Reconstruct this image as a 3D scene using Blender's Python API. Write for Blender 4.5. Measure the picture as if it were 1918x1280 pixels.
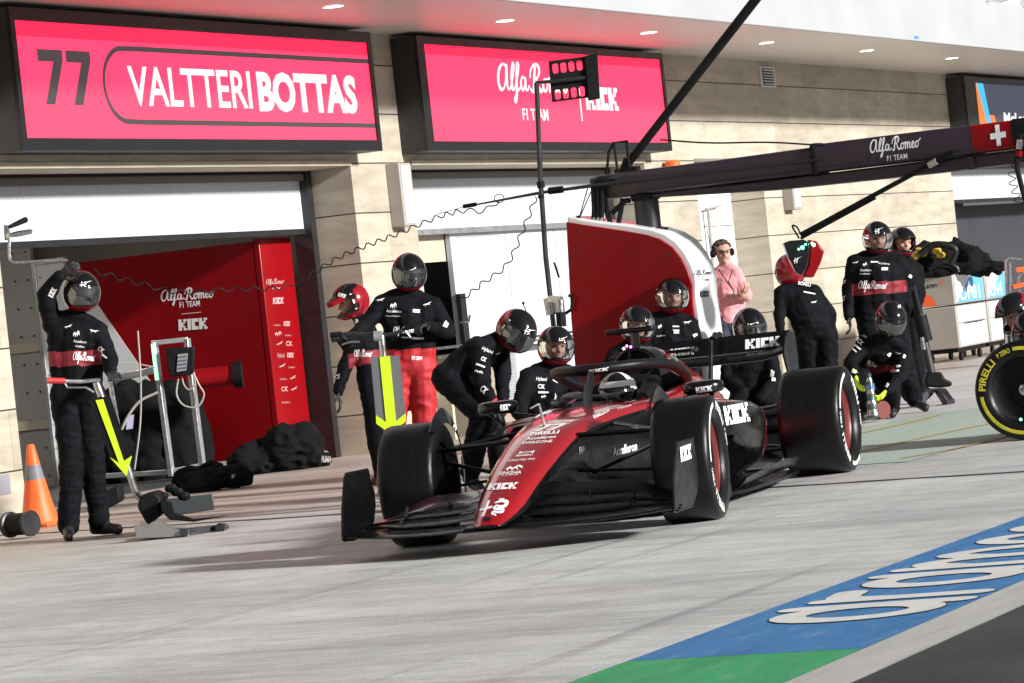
import bpy, bmesh, math, random
import numpy as np
from mathutils import Vector, Matrix, noise
from mathutils.bvhtree import BVHTree
R = math.radians
rnd = random.Random(7)
scene = bpy.context.scene
COL = scene.collection
for o in list(bpy.data.objects):
    bpy.data.objects.remove(o)

# ------------------------------------------------------------------ camera
F = 6500.0; H = 1.3                      # focal length in pixels of a 1918 px wide frame, eye height
ROLL = math.atan(0.108); PITCH = R(-0.447); AZ = R(23.719)
fwd = Vector((math.cos(PITCH)*math.cos(AZ), math.cos(PITCH)*math.sin(AZ), math.sin(PITCH)))
r0 = Vector((math.sin(AZ), -math.cos(AZ), 0)); u0 = r0.cross(fwd)
right = math.cos(ROLL)*r0 - math.sin(ROLL)*u0
up = math.sin(ROLL)*r0 + math.cos(ROLL)*u0
EYE = Vector((0, 0, H))
cam = bpy.data.cameras.new('camera'); co = bpy.data.objects.new('camera', cam); COL.objects.link(co)
m = Matrix((right, up, -fwd)).transposed().to_4x4(); m.translation = EYE
co.matrix_world = m
cam.sensor_width = 36; cam.lens = F/1918*36; cam.clip_start = 0.1; cam.clip_end = 2000
scene.camera = co
scene.render.resolution_x = 1024; scene.render.resolution_y = 683

# ------------------------------------------------------------------ light
SUN_EL = R(20); SUN_AZ = R(-98)          # direction TO the floodlights (azimuth from +X)
w = bpy.data.worlds.new("World"); scene.world = w; w.use_nodes = True
nt = w.node_tree; bg = nt.nodes['Background']
sky = nt.nodes.new('ShaderNodeTexSky'); sky.sky_type = 'NISHITA'; sky.sun_disc = False
sky.sun_elevation = R(35); sky.sun_rotation = R(90) - SUN_AZ
hs = nt.nodes.new('ShaderNodeHueSaturation'); hs.inputs['Saturation'].default_value = 0.12
nt.links.new(sky.outputs[0], hs.inputs['Color']); nt.links.new(hs.outputs[0], bg.inputs[0])
bg.inputs[1].default_value = 0.036
sl = bpy.data.lights.new('floodlight_sun', 'SUN'); sl.energy = 4.8; sl.angle = R(5); sl.color = (1, .985, .96)
so = bpy.data.objects.new('floodlight_sun', sl); COL.objects.link(so)
sd = Vector((math.cos(SUN_EL)*math.cos(SUN_AZ), math.cos(SUN_EL)*math.sin(SUN_AZ), math.sin(SUN_EL)))
so.rotation_euler = sd.to_track_quat('Z', 'Y').to_euler()
scene.view_settings.view_transform = 'Standard'; scene.view_settings.look = 'None'
scene.view_settings.exposure = 0.55; scene.view_settings.gamma = 1

# ------------------------------------------------------------------ places
def ray(x, y): return fwd*F + right*(x-959) - up*(y-640)
def G(x, y, z=0.0):
    r = ray(x, y); return EYE + r*((z-H)/r.z)
def W(x, y, Y):
    r = ray(x, y); return EYE + r*(Y/r.y)
def WX(x, y, X):
    r = ray(x, y); return EYE + r*(X/r.x)
def D(x, y, d): return EYE + ray(x, y)/F*d
def proj(p):
    q = Vector(p)-EYE; z = q.dot(fwd); return (959+F*q.dot(right)/z, 640-F*q.dot(up)/z, z)
def V(*a): return Vector(a)

# ------------------------------------------------------------------ materials
def mat(name, col, rough=.5, metal=0., coat=0., var=0., vscale=6., bump=0., bscale=60., spec=.5, col2=None,
        emit=0., alpha=1., trans=0., rvar=0., stretch=None, detail=6):
    m = bpy.data.materials.new(name); m.use_nodes = True
    nt = m.node_tree; b = nt.nodes['Principled BSDF']
    c = (*col, 1)
    b.inputs['Base Color'].default_value = c
    b.inputs['Roughness'].default_value = rough; b.inputs['Metallic'].default_value = metal
    b.inputs['Coat Weight'].default_value = coat; b.inputs['Coat Roughness'].default_value = .06
    b.inputs['Specular IOR Level'].default_value = spec
    if alpha < 1: b.inputs['Alpha'].default_value = alpha
    if trans: b.inputs['Transmission Weight'].default_value = trans
    if emit: b.inputs['Emission Color'].default_value = c; b.inputs['Emission Strength'].default_value = emit
    tc = nt.nodes.new('ShaderNodeTexCoord'); mp = nt.nodes.new('ShaderNodeMapping')
    nt.links.new(tc.outputs['Object'], mp.inputs[0])
    if stretch: mp.inputs['Scale'].default_value = stretch
    if var or rvar:
        n = nt.nodes.new('ShaderNodeTexNoise'); n.inputs['Scale'].default_value = vscale
        n.inputs['Detail'].default_value = detail; nt.links.new(mp.outputs[0], n.inputs['Vector'])
        if var:
            mx = nt.nodes.new('ShaderNodeMix'); mx.data_type = 'RGBA'
            c2 = col2 or tuple(max(0, v*(1-var)) for v in col)
            c1 = col if col2 else tuple(min(1, v*(1+var)) for v in col)
            mr = nt.nodes.new('ShaderNodeMapRange'); mr.inputs[1].default_value = .3; mr.inputs[2].default_value = .7
            nt.links.new(n.outputs['Fac'], mr.inputs[0]); nt.links.new(mr.outputs[0], mx.inputs[0])
            mx.inputs[6].default_value = (*c1, 1); mx.inputs[7].default_value = (*c2, 1)
            nt.links.new(mx.outputs[2], b.inputs['Base Color'])
        if rvar:
            mr = nt.nodes.new('ShaderNodeMapRange'); mr.inputs[1].default_value = .3; mr.inputs[2].default_value = .7
            mr.inputs[3].default_value = max(0.02, rough-rvar); mr.inputs[4].default_value = min(1, rough+rvar)
            nt.links.new(n.outputs['Fac'], mr.inputs[0]); nt.links.new(mr.outputs[0], b.inputs['Roughness'])
    if bump:
        n2 = nt.nodes.new('ShaderNodeTexNoise'); n2.inputs['Scale'].default_value = bscale; n2.inputs['Detail'].default_value = 5
        bp = nt.nodes.new('ShaderNodeBump'); bp.inputs['Strength'].default_value = bump; bp.inputs['Distance'].default_value = .02
        nt.links.new(mp.outputs[0], n2.inputs['Vector']); nt.links.new(n2.outputs['Fac'], bp.inputs['Height'])
        nt.links.new(bp.outputs[0], b.inputs['Normal'])
    return m

M = {}
M['black_paint'] = mat('black_paint', (.003, .003, .0035), .2, coat=.0, spec=.5, rvar=.08, vscale=9)
M['carbon'] = mat('carbon', (.003, .003, .0035), .24, coat=.0, spec=.32, rvar=.08, vscale=14, bump=.05, bscale=220)
M['matt_black'] = mat('matt_black', (.007, .007, .008), .6, var=.3, spec=.16)
M['dark_metal'] = mat('dark_metal', (.05, .05, .055), .4, metal=.7, rvar=.12)
M['car_red'] = mat('car_red', (.42, .006, .014), .26, metal=.35, coat=1., rvar=.05, vscale=5)
M['gloss_red'] = mat('gloss_red', (.23, .003, .006), .3, coat=.0, spec=.22, var=.12, vscale=1.2, rvar=.06)
M['white_paint'] = mat('white_paint', (.78, .79, .80), .35, coat=.3, var=.05, vscale=2)
M['white_text'] = mat('white_text', (.85, .85, .85), .45)
M['grey_text'] = mat('grey_text', (.22, .22, .23), .5)
M['black_text'] = mat('black_text', (.02, .02, .022), .5)
M['steel'] = mat('steel', (.55, .55, .56), .28, metal=1, rvar=.12, vscale=20)
M['alu'] = mat('alu', (.68, .69, .70), .35, metal=.85, rvar=.1, vscale=12)
M['rubber'] = mat('rubber', (.0035, .0035, .004), .36, spec=.34, rvar=.12, vscale=16, stretch=(1, 8, 1), bump=.10, bscale=110)
M['yellow'] = mat('yellow', (.56, .84, .015), .5, var=.04)
M['glove_yellow'] = mat('glove_yellow', (.62, .85, .03), .6, var=.15, bump=.3, bscale=90)
M['suit'] = mat('suit', (.0045, .005, .007), .8, var=.5, vscale=9, bump=.4, bscale=15, spec=.12)
M['suit_navy'] = mat('suit_navy', (.020, .024, .04), .75, var=.3, vscale=8, bump=.4, bscale=30)
M['suit_red'] = mat('suit_red', (.40, .008, .014), .65, var=.22, vscale=8, bump=.35, bscale=14)
M['band_red'] = mat('band_red', (.22, .008, .018), .65, var=.2, bump=.3)
M['glove'] = mat('glove', (.012, .012, .013), .6, var=.3, bump=.3)
M['shoe'] = mat('shoe', (.016, .016, .017), .5, var=.3)
M['shoe_red'] = mat('shoe_red', (.30, .02, .02), .5)
M['skin'] = mat('skin', (.48, .27, .20), .5, var=.12, vscale=30)
M['hair'] = mat('hair', (.06, .04, .03), .6, bump=.5, bscale=200)
M['pink_shirt'] = mat('pink_shirt', (.72, .30, .32), .8, var=.1, vscale=12, bump=.4, bscale=26)
M['navy_trousers'] = mat('navy_trousers', (.03, .035, .06), .8, bump=.3)
M['helmet_black'] = mat('helmet_black', (.006, .006, .007), .10, spec=.55)
M['helmet_red'] = mat('helmet_red', (.26, .005, .012), .14, spec=.6)
M['visor'] = mat('visor', (.16, .165, .17), .05, metal=.9)
M['orange'] = mat('orange', (.90, .13, .02), .5, var=.08, bump=.1)
M['cone_band'] = mat('cone_band', (.16, .16, .18), .5, var=.2)
M['fabric_black'] = mat('fabric_black', (.003, .003, .004), .9, var=.4, vscale=4, bump=.3, bscale=12, spec=.2)
M['paper'] = mat('paper', (.72, .72, .70), .7)
M['cream_wall'] = mat('cream_wall', (.38, .345, .29), .7, var=.08, vscale=1.5)
M['beige'] = mat('beige', (.50, .44, .33), .7, var=.1, vscale=2)
M['shutter_white'] = mat('shutter_white', (.50, .54, .585), .4, var=.05, vscale=.8, stretch=(1, 1, .1))
M['screen_black'] = mat('screen_black', (.012, .012, .014), .35, rvar=.1)
M['crate'] = mat('crate', (.34, .32, .29), .5, var=.05)
M['glass_dark'] = mat('glass_dark', (.02, .02, .022), .08, coat=.5)

def clear_visor():
    m = bpy.data.materials.new('clear_visor'); m.use_nodes = True; nt = m.node_tree
    for n in list(nt.nodes): nt.nodes.remove(n)
    out = nt.nodes.new('ShaderNodeOutputMaterial'); mx = nt.nodes.new('ShaderNodeMixShader')
    t = nt.nodes.new('ShaderNodeBsdfTransparent'); t.inputs[0].default_value = (.72, .74, .76, 1)
    g = nt.nodes.new('ShaderNodeBsdfGlossy'); g.inputs['Roughness'].default_value = .04
    fr = nt.nodes.new('ShaderNodeFresnel'); fr.inputs[0].default_value = 1.5
    nt.links.new(fr.outputs[0], mx.inputs[0]); nt.links.new(t.outputs[0], mx.inputs[1]); nt.links.new(g.outputs[0], mx.inputs[2])
    nt.links.new(mx.outputs[0], out.inputs[0]); return m
M['clear_visor'] = clear_visor()

def emission(name, col, s):
    m = bpy.data.materials.new(name); m.use_nodes = True; nt = m.node_tree; b = nt.nodes['Principled BSDF']
    b.inputs['Base Color'].default_value = (.02, .02, .02, 1)
    b.inputs['Emission Color'].default_value = (*col, 1); b.inputs['Emission Strength'].default_value = s
    return m

# ------------------------------------------------------------------ mesh collecting
REG = {}        # object name -> (world verts, faces) for laying decals on
WORLD = {}      # object name -> world matrix
class MB:
    def __init__(s): s.v = []; s.f = []; s.m = []
    def add(s, vs, fs, mi=0):
        b = len(s.v); s.v += [Vector(p) for p in vs]
        for f in fs: s.f.append([b+i for i in f]); s.m.append(mi)
        return s
    def box(s, c, size, mi=0, rot=None):
        c = Vector(c); h = Vector(size)*.5; vs = []
        for z in (-1, 1):
            for y in (-1, 1):
                for x in (-1, 1):
                    p = Vector((x*h.x, y*h.y, z*h.z))
                    if rot is not None: p = rot @ p
                    vs.append(c+p)
        return s.add(vs, [(0, 2, 3, 1), (4, 5, 7, 6), (0, 1, 5, 4), (2, 6, 7, 3), (0, 4, 6, 2), (1, 3, 7, 5)], mi)
    def bb(s, x0, x1, y0, y1, z0, z1, mi=0):
        return s.box(((x0+x1)/2, (y0+y1)/2, (z0+z1)/2), (abs(x1-x0), abs(y1-y0), abs(z1-z0)), mi)
    def bar(s, a, b, w, h, mi=0, upv=None):
        a = Vector(a); b = Vector(b); d = (b-a).normalized(); u = Vector(upv) if upv else V(0, 0, 1)
        if abs(d.dot(u)) > .95: u = V(0, 1, 0)
        sx = d.cross(u).normalized(); u = sx.cross(d)
        rot = Matrix((sx, d, u)).transposed()
        return s.box((a+b)/2, (w, (b-a).length, h), mi, rot)
    def tube(s, pts, r, mi=0, n=10, caps=True, flat=1.0, upv=None):
        pts = [Vector(p) for p in pts]; k = len(pts)
        rs = r if isinstance(r, (list, tuple)) else [r]*k
        vs = []; prev = None
        for i, p in enumerate(pts):
            d = (pts[min(i+1, k-1)]-pts[max(i-1, 0)])
            d = d.normalized() if d.length > 1e-9 else V(0, 0, 1)
            if prev is None:
                u = Vector(upv) if upv else (V(0, 0, 1) if abs(d.z) < .9 else V(1, 0, 0))
            else: u = prev
            sx = d.cross(u)
            if sx.length < 1e-6: sx = d.cross(V(.3, 1, .2))
            sx.normalize(); u = sx.cross(d).normalized(); prev = u
            for j in range(n):
                a = 2*math.pi*j/n
                vs.append(p+sx*(math.cos(a)*rs[i])+u*(math.sin(a)*rs[i]*flat))
        fs = [(i*n+j, i*n+(j+1) % n, (i+1)*n+(j+1) % n, (i+1)*n+j) for i in range(k-1) for j in range(n)]
        if caps: fs += [tuple(range(n-1, -1, -1)), tuple((k-1)*n+j for j in range(n))]
        return s.add(vs, fs, mi)
    def loft(s, secs, mi=0, closed=True, caps=True):
        n = len(secs[0]); vs = [p for sec in secs for p in sec]; fs = []
        for i in range(len(secs)-1):
            for j in range(n if closed else n-1):
                fs.append((i*n+j, i*n+(j+1) % n, (i+1)*n+(j+1) % n, (i+1)*n+j))
        if caps and closed: fs += [tuple(range(n-1, -1, -1)), tuple((len(secs)-1)*n+j for j in range(n))]
        return s.add(vs, fs, mi)
    def lathe(s, c, axis, prof, mi=0, n=48, mis=None):
        """prof: list of (along, radius); mis: material per profile segment"""
        c = Vector(c); ax = Vector(axis).normalized(); u = ax.cross(V(0, 0, 1))
        if u.length < .1: u = ax.cross(V(0, 1, 0))
        u.normalize(); w_ = u.cross(ax)
        vs = [c+ax*t+(u*math.cos(2*math.pi*j/n)+w_*math.sin(2*math.pi*j/n))*max(r, 1e-4) for t, r in prof for j in range(n)]
        b = len(s.v); s.v += vs
        for i in range(len(prof)-1):
            for j in range(n):
                s.f.append([b+i*n+j, b+i*n+(j+1) % n, b+(i+1)*n+(j+1) % n, b+(i+1)*n+j]); s.m.append(mis[i] if mis else mi)
        return s
    def sphere(s, c, r, mi=0, n=16, sc=(1, 1, 1), rot=None):
        c = Vector(c); vs = []; k = n//2
        for i in range(k+1):
            t = math.pi*i/k
            for j in range(n):
                a = 2*math.pi*j/n
                p = Vector((r*sc[0]*math.sin(t)*math.cos(a), r*sc[1]*math.sin(t)*math.sin(a), r*sc[2]*math.cos(t)))
                vs.append(c+(rot @ p if rot is not None else p))
        return s.add(vs, [(i*n+j, (i+1)*n+j, (i+1)*n+(j+1) % n, i*n+(j+1) % n) for i in range(k) for j in range(n)], mi)
    def prism(s, poly, off, mi=0):
        """poly: world points of one face, off: extrusion vector"""
        poly = [Vector(p) for p in poly]; off = Vector(off); n = len(poly)
        nrm = Vector((0, 0, 0))
        for i in range(n): nrm += poly[i].cross(poly[(i+1) % n])
        if nrm.dot(off) > 0: poly = poly[::-1]
        vs = poly+[p+off for p in poly]
        fs = [tuple(range(n)), tuple(range(2*n-1, n-1, -1))]+[(i, i+n, (i+1) % n+n, (i+1) % n) for i in range(n)]
        return s.add(vs, fs, mi)
    def build(s, name, mats, parent=None, smooth=True, angle=35, bevel=0, loc=None, fix=True, solid=0, sub=0):
        """vertices are in world space; the object is linked under parent (or at loc)"""
        me = bpy.data.meshes.new(name); o = bpy.data.objects.new(name, me)
        COL.objects.link(o)
        if parent is not None:
            o.parent = parent; wm = WORLD[parent.name]; inv = wm.inverted()
        else:
            if loc is None:
                xs = [p.x for p in s.v]; ys = [p.y for p in s.v]; zs = [p.z for p in s.v]
                loc = V((min(xs)+max(xs))/2, (min(ys)+max(ys))/2, min(zs))
            wm = Matrix.Translation(loc); inv = wm.inverted(); o.location = loc
        WORLD[o.name] = wm
        me.from_pydata([inv @ p for p in s.v], [], s.f)
        mats = mats if isinstance(mats, (list, tuple)) else [mats]
        for q in mats: me.materials.append(M[q] if isinstance(q, str) else q)
        me.polygons.foreach_set('material_index', [min(i, len(mats)-1) for i in s.m])
        if fix or solid:
            bm = bmesh.new(); bm.from_mesh(me)
            bmesh.ops.remove_doubles(bm, verts=bm.verts, dist=1e-5)
            if fix: bmesh.ops.recalc_face_normals(bm, faces=bm.faces)
            bm.to_mesh(me); bm.free()
        if smooth:
            me.polygons.foreach_set('use_smooth', [True]*len(me.polygons)); me.set_sharp_from_angle(angle=R(angle))
        if solid:
            md = o.modifiers.new('thickness', 'SOLIDIFY'); md.thickness = solid; md.offset = 0
        if bevel:
            md = o.modifiers.new('bevel', 'BEVEL'); md.width = bevel; md.segments = 2; md.limit_method = 'ANGLE'; md.angle_limit = R(40)
            md.harden_normals = False
        if sub:
            md = o.modifiers.new('subdivision', 'SUBSURF'); md.levels = sub; md.render_levels = sub
        REG[o.name] = ([p.copy() for p in s.v], [list(f) for f in s.f])
        return o

def thing(name, label, cat, loc, rz=0, group=None):
    o = bpy.data.objects.new(name, None); COL.objects.link(o); o.empty_display_size = .2
    o.location = loc; o.rotation_euler = (0, 0, rz); o['label'] = label; o['category'] = cat
    if group: o['group'] = group
    WORLD[o.name] = Matrix.Translation(Vector(loc)) @ Matrix.Rotation(rz, 4, 'Z')
    return o
def tag(o, label, cat, group=None):
    o['label'] = label; o['category'] = cat
    if group: o['group'] = group
    return o
def structure(o): o['kind'] = 'structure'; return o
def bez(pts, n=12):
    """Catmull-Rom through points"""
    pts = [Vector(p) for p in pts]; out = []
    P = [pts[0]*2-pts[1]]+pts+[pts[-1]*2-pts[-2]]
    for i in range(1, len(P)-2):
        for k in range(n):
            t = k/n; a, b, c, d = P[i-1], P[i], P[i+1], P[i+2]
            out.append(.5*((2*b)+(c-a)*t+(2*a-5*b+4*c-d)*t*t+(3*b-a-3*c+d)*t**3))
    out.append(pts[-1].copy()); return out
# ------------------------------------------------------------------ lettering (flat meshes: list of verts (x,y), faces), cap height 1
def field_mesh(fn, x0, x1, y0, y1, nx, ny):
    """filled region fn<0 by marching squares, fn works on numpy arrays"""
    xs = np.linspace(x0, x1, nx+1); ys = np.linspace(y0, y1, ny+1)
    X, Y = np.meshgrid(xs, ys); Z = fn(X, Y); vs = []; fs = []; idx = {}
    def vid(p):
        k = (round(p[0], 5), round(p[1], 5))
        if k not in idx: idx[k] = len(vs); vs.append(k)
        return idx[k]
    for j in range(ny):
        i = 0
        while i < nx:
            c = [(xs[i], ys[j], Z[j, i]), (xs[i+1], ys[j], Z[j, i+1]), (xs[i+1], ys[j+1], Z[j+1, i+1]), (xs[i], ys[j+1], Z[j+1, i])]
            if all(q[2] >= 0 for q in c): i += 1; continue
            poly = []
            for k in range(4):
                a, b = c[k], c[(k+1) % 4]
                if a[2] < 0: poly.append((a[0], a[1]))
                if (a[2] < 0) != (b[2] < 0):
                    t = a[2]/(a[2]-b[2]); poly.append((a[0]+(b[0]-a[0])*t, a[1]+(b[1]-a[1])*t))
            ids = [vid(p) for p in poly]; ids = [q for k, q in enumerate(ids) if q != ids[k-1]]
            if len(set(ids)) >= 3 and len(set(ids)) == len(ids): fs.append(ids)
            i += 1
    return vs, fs
def stroke_fn(lines, w):
    """lines: list of polylines [(x,y[,w])]"""
    def fn(X, Y):
        best = np.full(X.shape, 9.)
        for ln in lines:
            for a, b in zip(ln[:-1], ln[1:]):
                ax, ay = a[0], a[1]; bx, by = b[0], b[1]
                wa = a[2] if len(a) > 2 else w; wb = b[2] if len(b) > 2 else w
                dx, dy = bx-ax, by-ay; L = dx*dx+dy*dy+1e-12
                t = np.clip(((X-ax)*dx+(Y-ay)*dy)/L, 0, 1)
                d = np.hypot(X-ax-t*dx, Y-ay-t*dy)-(wa+(wb-wa)*t)/2
                best = np.minimum(best, d)
        return best
    return fn
def smooth2(pts, n=6):
    q = bez([(p[0], p[1], p[2] if len(p) > 2 else 0) for p in pts], n)
    return [(p.x, p.y, p.z) if len(pts[0]) > 2 else (p.x, p.y) for p in q]

_GC = {}
def g_script():
    """cursive two-word team name"""
    if 'script' in _GC: return _GC['script']
    T, t = .15, .09
    def sl(pts, w=None): return smooth2([(p[0], p[1], (p[2] if len(p) > 2 else (w or .11))) for p in pts], 5)
    L = []
    # round capital a
    L += [sl([(.75, .95, t), (.5, 1.0, t), (.2, .75, T), (.08, .35, T), (.2, .05, T), (.45, .1, t), (.65, .45, t), (.8, .95, T), (.72, .3, T), (.78, .05, t), (.95, .1, t)])]
    # l
    L += [sl([(.95, .1, t), (1.2, .5, t), (1.38, .95, t), (1.28, 1.05, t), (1.12, .6, T), (1.08, .12, T), (1.2, .05, t), (1.35, .2, t)])]
    # f
    L += [sl([(1.35, .2, t), (1.6, .6, t), (1.75, 1.0, t), (1.62, 1.05, t), (1.48, .5, T), (1.36, -.2, T), (1.22, -.45, t), (1.18, -.3, t), (1.45, -.02, t), (1.75, .15, t)])]
    # a
    L += [sl([(2.15, .45, t), (1.95, .55, t), (1.78, .3, .13), (1.86, .05, .13), (2.02, .15, t), (2.18, .5, t), (2.12, .12, .13), (2.25, .05, t), (2.4, .2, t)])]
    # R
    L += [sl([(2.55, .55, t), (2.62, .8, t), (2.95, 1.05, t), (3.25, 1.0, T), (3.3, .78, T), (3.1, .55, t), (2.92, .5, t), (3.05, .45, t), (3.15, .15, T), (3.3, .02, T), (3.5, .15, t)]),
          sl([(3.0, .98, T), (2.85, .5, T), (2.72, .05, T), (2.6, -.02, t), (2.5, .1, t)])]
    # o
    L += [sl([(3.75, .5, t), (3.58, .42, .13), (3.5, .2, .13), (3.6, .03, .13), (3.78, .12, t), (3.85, .35, t), (3.75, .5, t), (3.95, .45, t)])]
    # m
    L += [sl([(3.95, .48, t), (4.05, .5, .13), (3.98, .03, .13)]), sl([(4.0, .2, t), (4.18, .5, t), (4.28, .45, .13), (4.22, .03, .13)]),
          sl([(4.24, .2, t), (4.42, .5, t), (4.52, .42, .13), (4.48, .08, .13), (4.6, .06, t), (4.75, .2, t)])]
    # e
    L += [sl([(4.72, .22, t), (4.95, .35, t), (4.98, .5, t), (4.84, .5, .13), (4.74, .25, .13), (4.82, .03, .13), (5.0, .1, t), (5.15, .25, t)])]
    # o
    L += [sl([(5.35, .5, t), (5.2, .42, .13), (5.12, .2, .13), (5.22, .03, .13), (5.4, .12, t), (5.48, .35, t), (5.38, .5, t), (5.6, .55, t), (5.75, .7, t)])]
    _GC['script'] = field_mesh(stroke_fn(L, .12), -.05, 5.9, -.6, 1.2, 300, 92); return _GC['script']
def g_grid(key, rows_by_letter):
    if key in _GC: return _GC[key]
    vs = []; fs = []; x = 0.
    for rows in rows_by_letter:
        nr = len(rows); cw = .165
        for j, row in enumerate(rows):
            i = 0
            while i < len(row):
                if row[i] == '#':
                    k = i
                    while k < len(row) and row[k] == '#': k += 1
                    b = len(vs); y1 = 1-j/nr; y0 = 1-(j+1)/nr
                    vs += [(x+i*cw, y0), (x+k*cw, y0), (x+k*cw, y1), (x+i*cw, y1)]; fs.append([b, b+1, b+2, b+3]); i = k
                else: i += 1
        x += len(rows[0])*cw+.07
    _GC[key] = (vs, fs); return _GC[key]
_K = ['##.##', '##.##', '##.#.', '####.', '###..', '###..', '####.', '##.#.', '##.##', '##.##']
_I = ['##']*10
_C = ['####', '####', '####', '##..', '##..', '##..', '##..', '####', '####', '####']
def g_kick(): return g_grid('kick', [_K, _I, _C, _K])
def g_emblem():
    """cross and serpent mark"""
    if 'emb' in _GC: return _GC['emb']
    L = [[(.30, .02, .16), (.38, .98, .16)], [(.06, .42, .16), (.66, .58, .16)],
         smooth2([(.80, .86, .07), (1.0, .92, .14), (1.25, .98, .2), (1.55, .86, .24), (1.5, .62, .22), (1.2, .6, .16), (.95, .66, .12), (.86, .5, .14), (1.1, .42, .2), (1.4, .4, .2), (1.45, .22, .18), (1.15, .2, .14), (.9, .26, .14), (.84, .12, .12), (1.02, .06, .1), (1.12, -.02, .08)], 6),
         [(1.0, 1.1, .06), (1.04, 1.18, .02)], [(1.14, 1.1, .06), (1.18, 1.18, .02)], [(1.0, 1.09, .05), (1.3, 1.12, .05)]]
    _GC['emb'] = field_mesh(stroke_fn(L, .1), -.05, 1.75, -.08, 1.25, 110, 80); return _GC['emb']
def g_smallmark():
    """helmet mark: cross and short serpent with a tail line"""
    if 'sm' in _GC: return _GC['sm']
    L = [[(.22, .0, .16), (.26, 1.0, .16)], [(0, .5, .16), (.5, .55, .16)],
         smooth2([(.6, .9, .12), (.85, .95, .16), (.9, .7, .16), (.62, .6, .12), (.7, .4, .14), (.95, .3, .14), (.7, .12, .12), (.6, .0, .1)], 5),
         smooth2([(.8, 1.0, .08), (1.2, 1.02, .1), (1.8, 1.25, .03)], 4)]
    _GC['sm'] = field_mesh(stroke_fn(L, .1), -.1, 1.9, -.1, 1.4, 70, 50); return _GC['sm']
def g_leap():
    """small leaping-cat like sleeve mark"""
    if 'leap' in _GC: return _GC['leap']
    L = [smooth2([(0, .2, .06), (.3, .35, .16), (.7, .5, .22), (1.1, .85, .14), (1.3, 1.0, .05)], 5), [(.35, .35, .12), (.45, .0, .05)], [(.8, .5, .12), (1.2, .45, .04)]]
    _GC['leap'] = field_mesh(stroke_fn(L, .1), -.1, 1.4, -.1, 1.1, 40, 30); return _GC['leap']
def g_blob():
    if 'blob' in _GC: return _GC['blob']
    L = [smooth2([(0, .4, .2), (.4, .7, .3), (.7, .4, .3), (1.1, .6, .3), (1.5, .9, .3), (1.9, .7, .3)], 4), [(.3, .5, .2), (.1, .1, .12)], [(1.2, .6, .2), (1.5, .2, .16)], [(1.7, .7, .2), (2.1, .4, .12)], [(.7, .4, .2), (.8, .05, .14)]]
    _GC['blob'] = field_mesh(stroke_fn(L, .2), -.2, 2.3, -.1, 1.2, 60, 34); return _GC['blob']
def g_leaf():
    L = [[(.5, 0, .1), (.5, .5, .1)], [(.5, .4, .5), (.2, .85, .34)], [(.5, .4, .5), (.8, .85, .34)], [(.5, .5, .5), (.5, .9, .3)]]
    return field_mesh(stroke_fn(L, .2), -.2, 1.2, -.1, 1.2, 40, 36)
def g_seven2():
    """two heavy slanted sevens"""
    vs = []; fs = []
    for x in (0, .62):
        p = [(x, 1.0), (x+.55, 1.0), (x+.55, .82), (x+.28, .0), (x+.08, .0), (x+.33, .78), (x, .78)]
        b = len(vs); vs += p; fs += [[b, b+6, b+5, b+1], [b+1, b+5, b+2], [b+5, b+4, b+3, b+2]]
    return vs, fs
def g_poly(*polys):
    vs = []; fs = []
    for p in polys:
        b = len(vs); vs += list(p); fs.append(list(range(b, b+len(p))))
    return vs, fs
def g_text(s, bold=0., space=1.):
    k = ('t', s, bold, space)
    if k in _GC: return _GC[k]
    cu = bpy.data.curves.new('t', 'FONT'); cu.body = s; cu.size = 1; cu.offset = bold; cu.resolution_u = 3; cu.space_character = space
    ob = bpy.data.objects.new('t', cu); COL.objects.link(ob)
    me = bpy.data.meshes.new_from_object(ob)
    vs = [(v.co.x, v.co.y) for v in me.vertices]; fs = [list(p.vertices) for p in me.polygons]
    bpy.data.objects.remove(ob); bpy.data.curves.remove(cu); bpy.data.meshes.remove(me)
    if not vs: return vs, fs
    x0 = min(v[0] for v in vs); cap = .73
    vs = [((v[0]-x0)/cap, v[1]/cap) for v in vs]
    _GC[k] = (vs, fs); return _GC[k]
def norm_w(g):
    """scale so that the width is exactly 1"""
    vs, fs = g; x0 = min(v[0] for v in vs); x1 = max(v[0] for v in vs)
    return [((v[0]-x0)/(x1-x0), v[1]) for v in vs], fs
def norm_box(g):
    vs, fs = norm_w(g); y0 = min(v[1] for v in vs); y1 = max(v[1] for v in vs)
    return [(v[0], (v[1]-y0)/(y1-y0)) for v in vs], fs
def refine(vs, fs, maxlen):
    """triangulate and split long edges so that the sheet can follow a curved surface"""
    bm = bmesh.new(); bv = [bm.verts.new((v[0], v[1], 0)) for v in vs]
    for f in fs:
        try: bm.faces.new([bv[i] for i in f])
        except ValueError: pass
    bm.normal_update(); bmesh.ops.triangulate(bm, faces=bm.faces)
    for _ in range(3):
        e = [e for e in bm.edges if e.calc_length() > maxlen]
        if not e: break
        bmesh.ops.subdivide_edges(bm, edges=e, cuts=1); bmesh.ops.triangulate(bm, faces=bm.faces)
    bm.verts.index_update()
    r = [(v.co.x, v.co.y) for v in bm.verts], [[v.index for v in f.verts] for f in bm.faces]; bm.free(); return r

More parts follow.
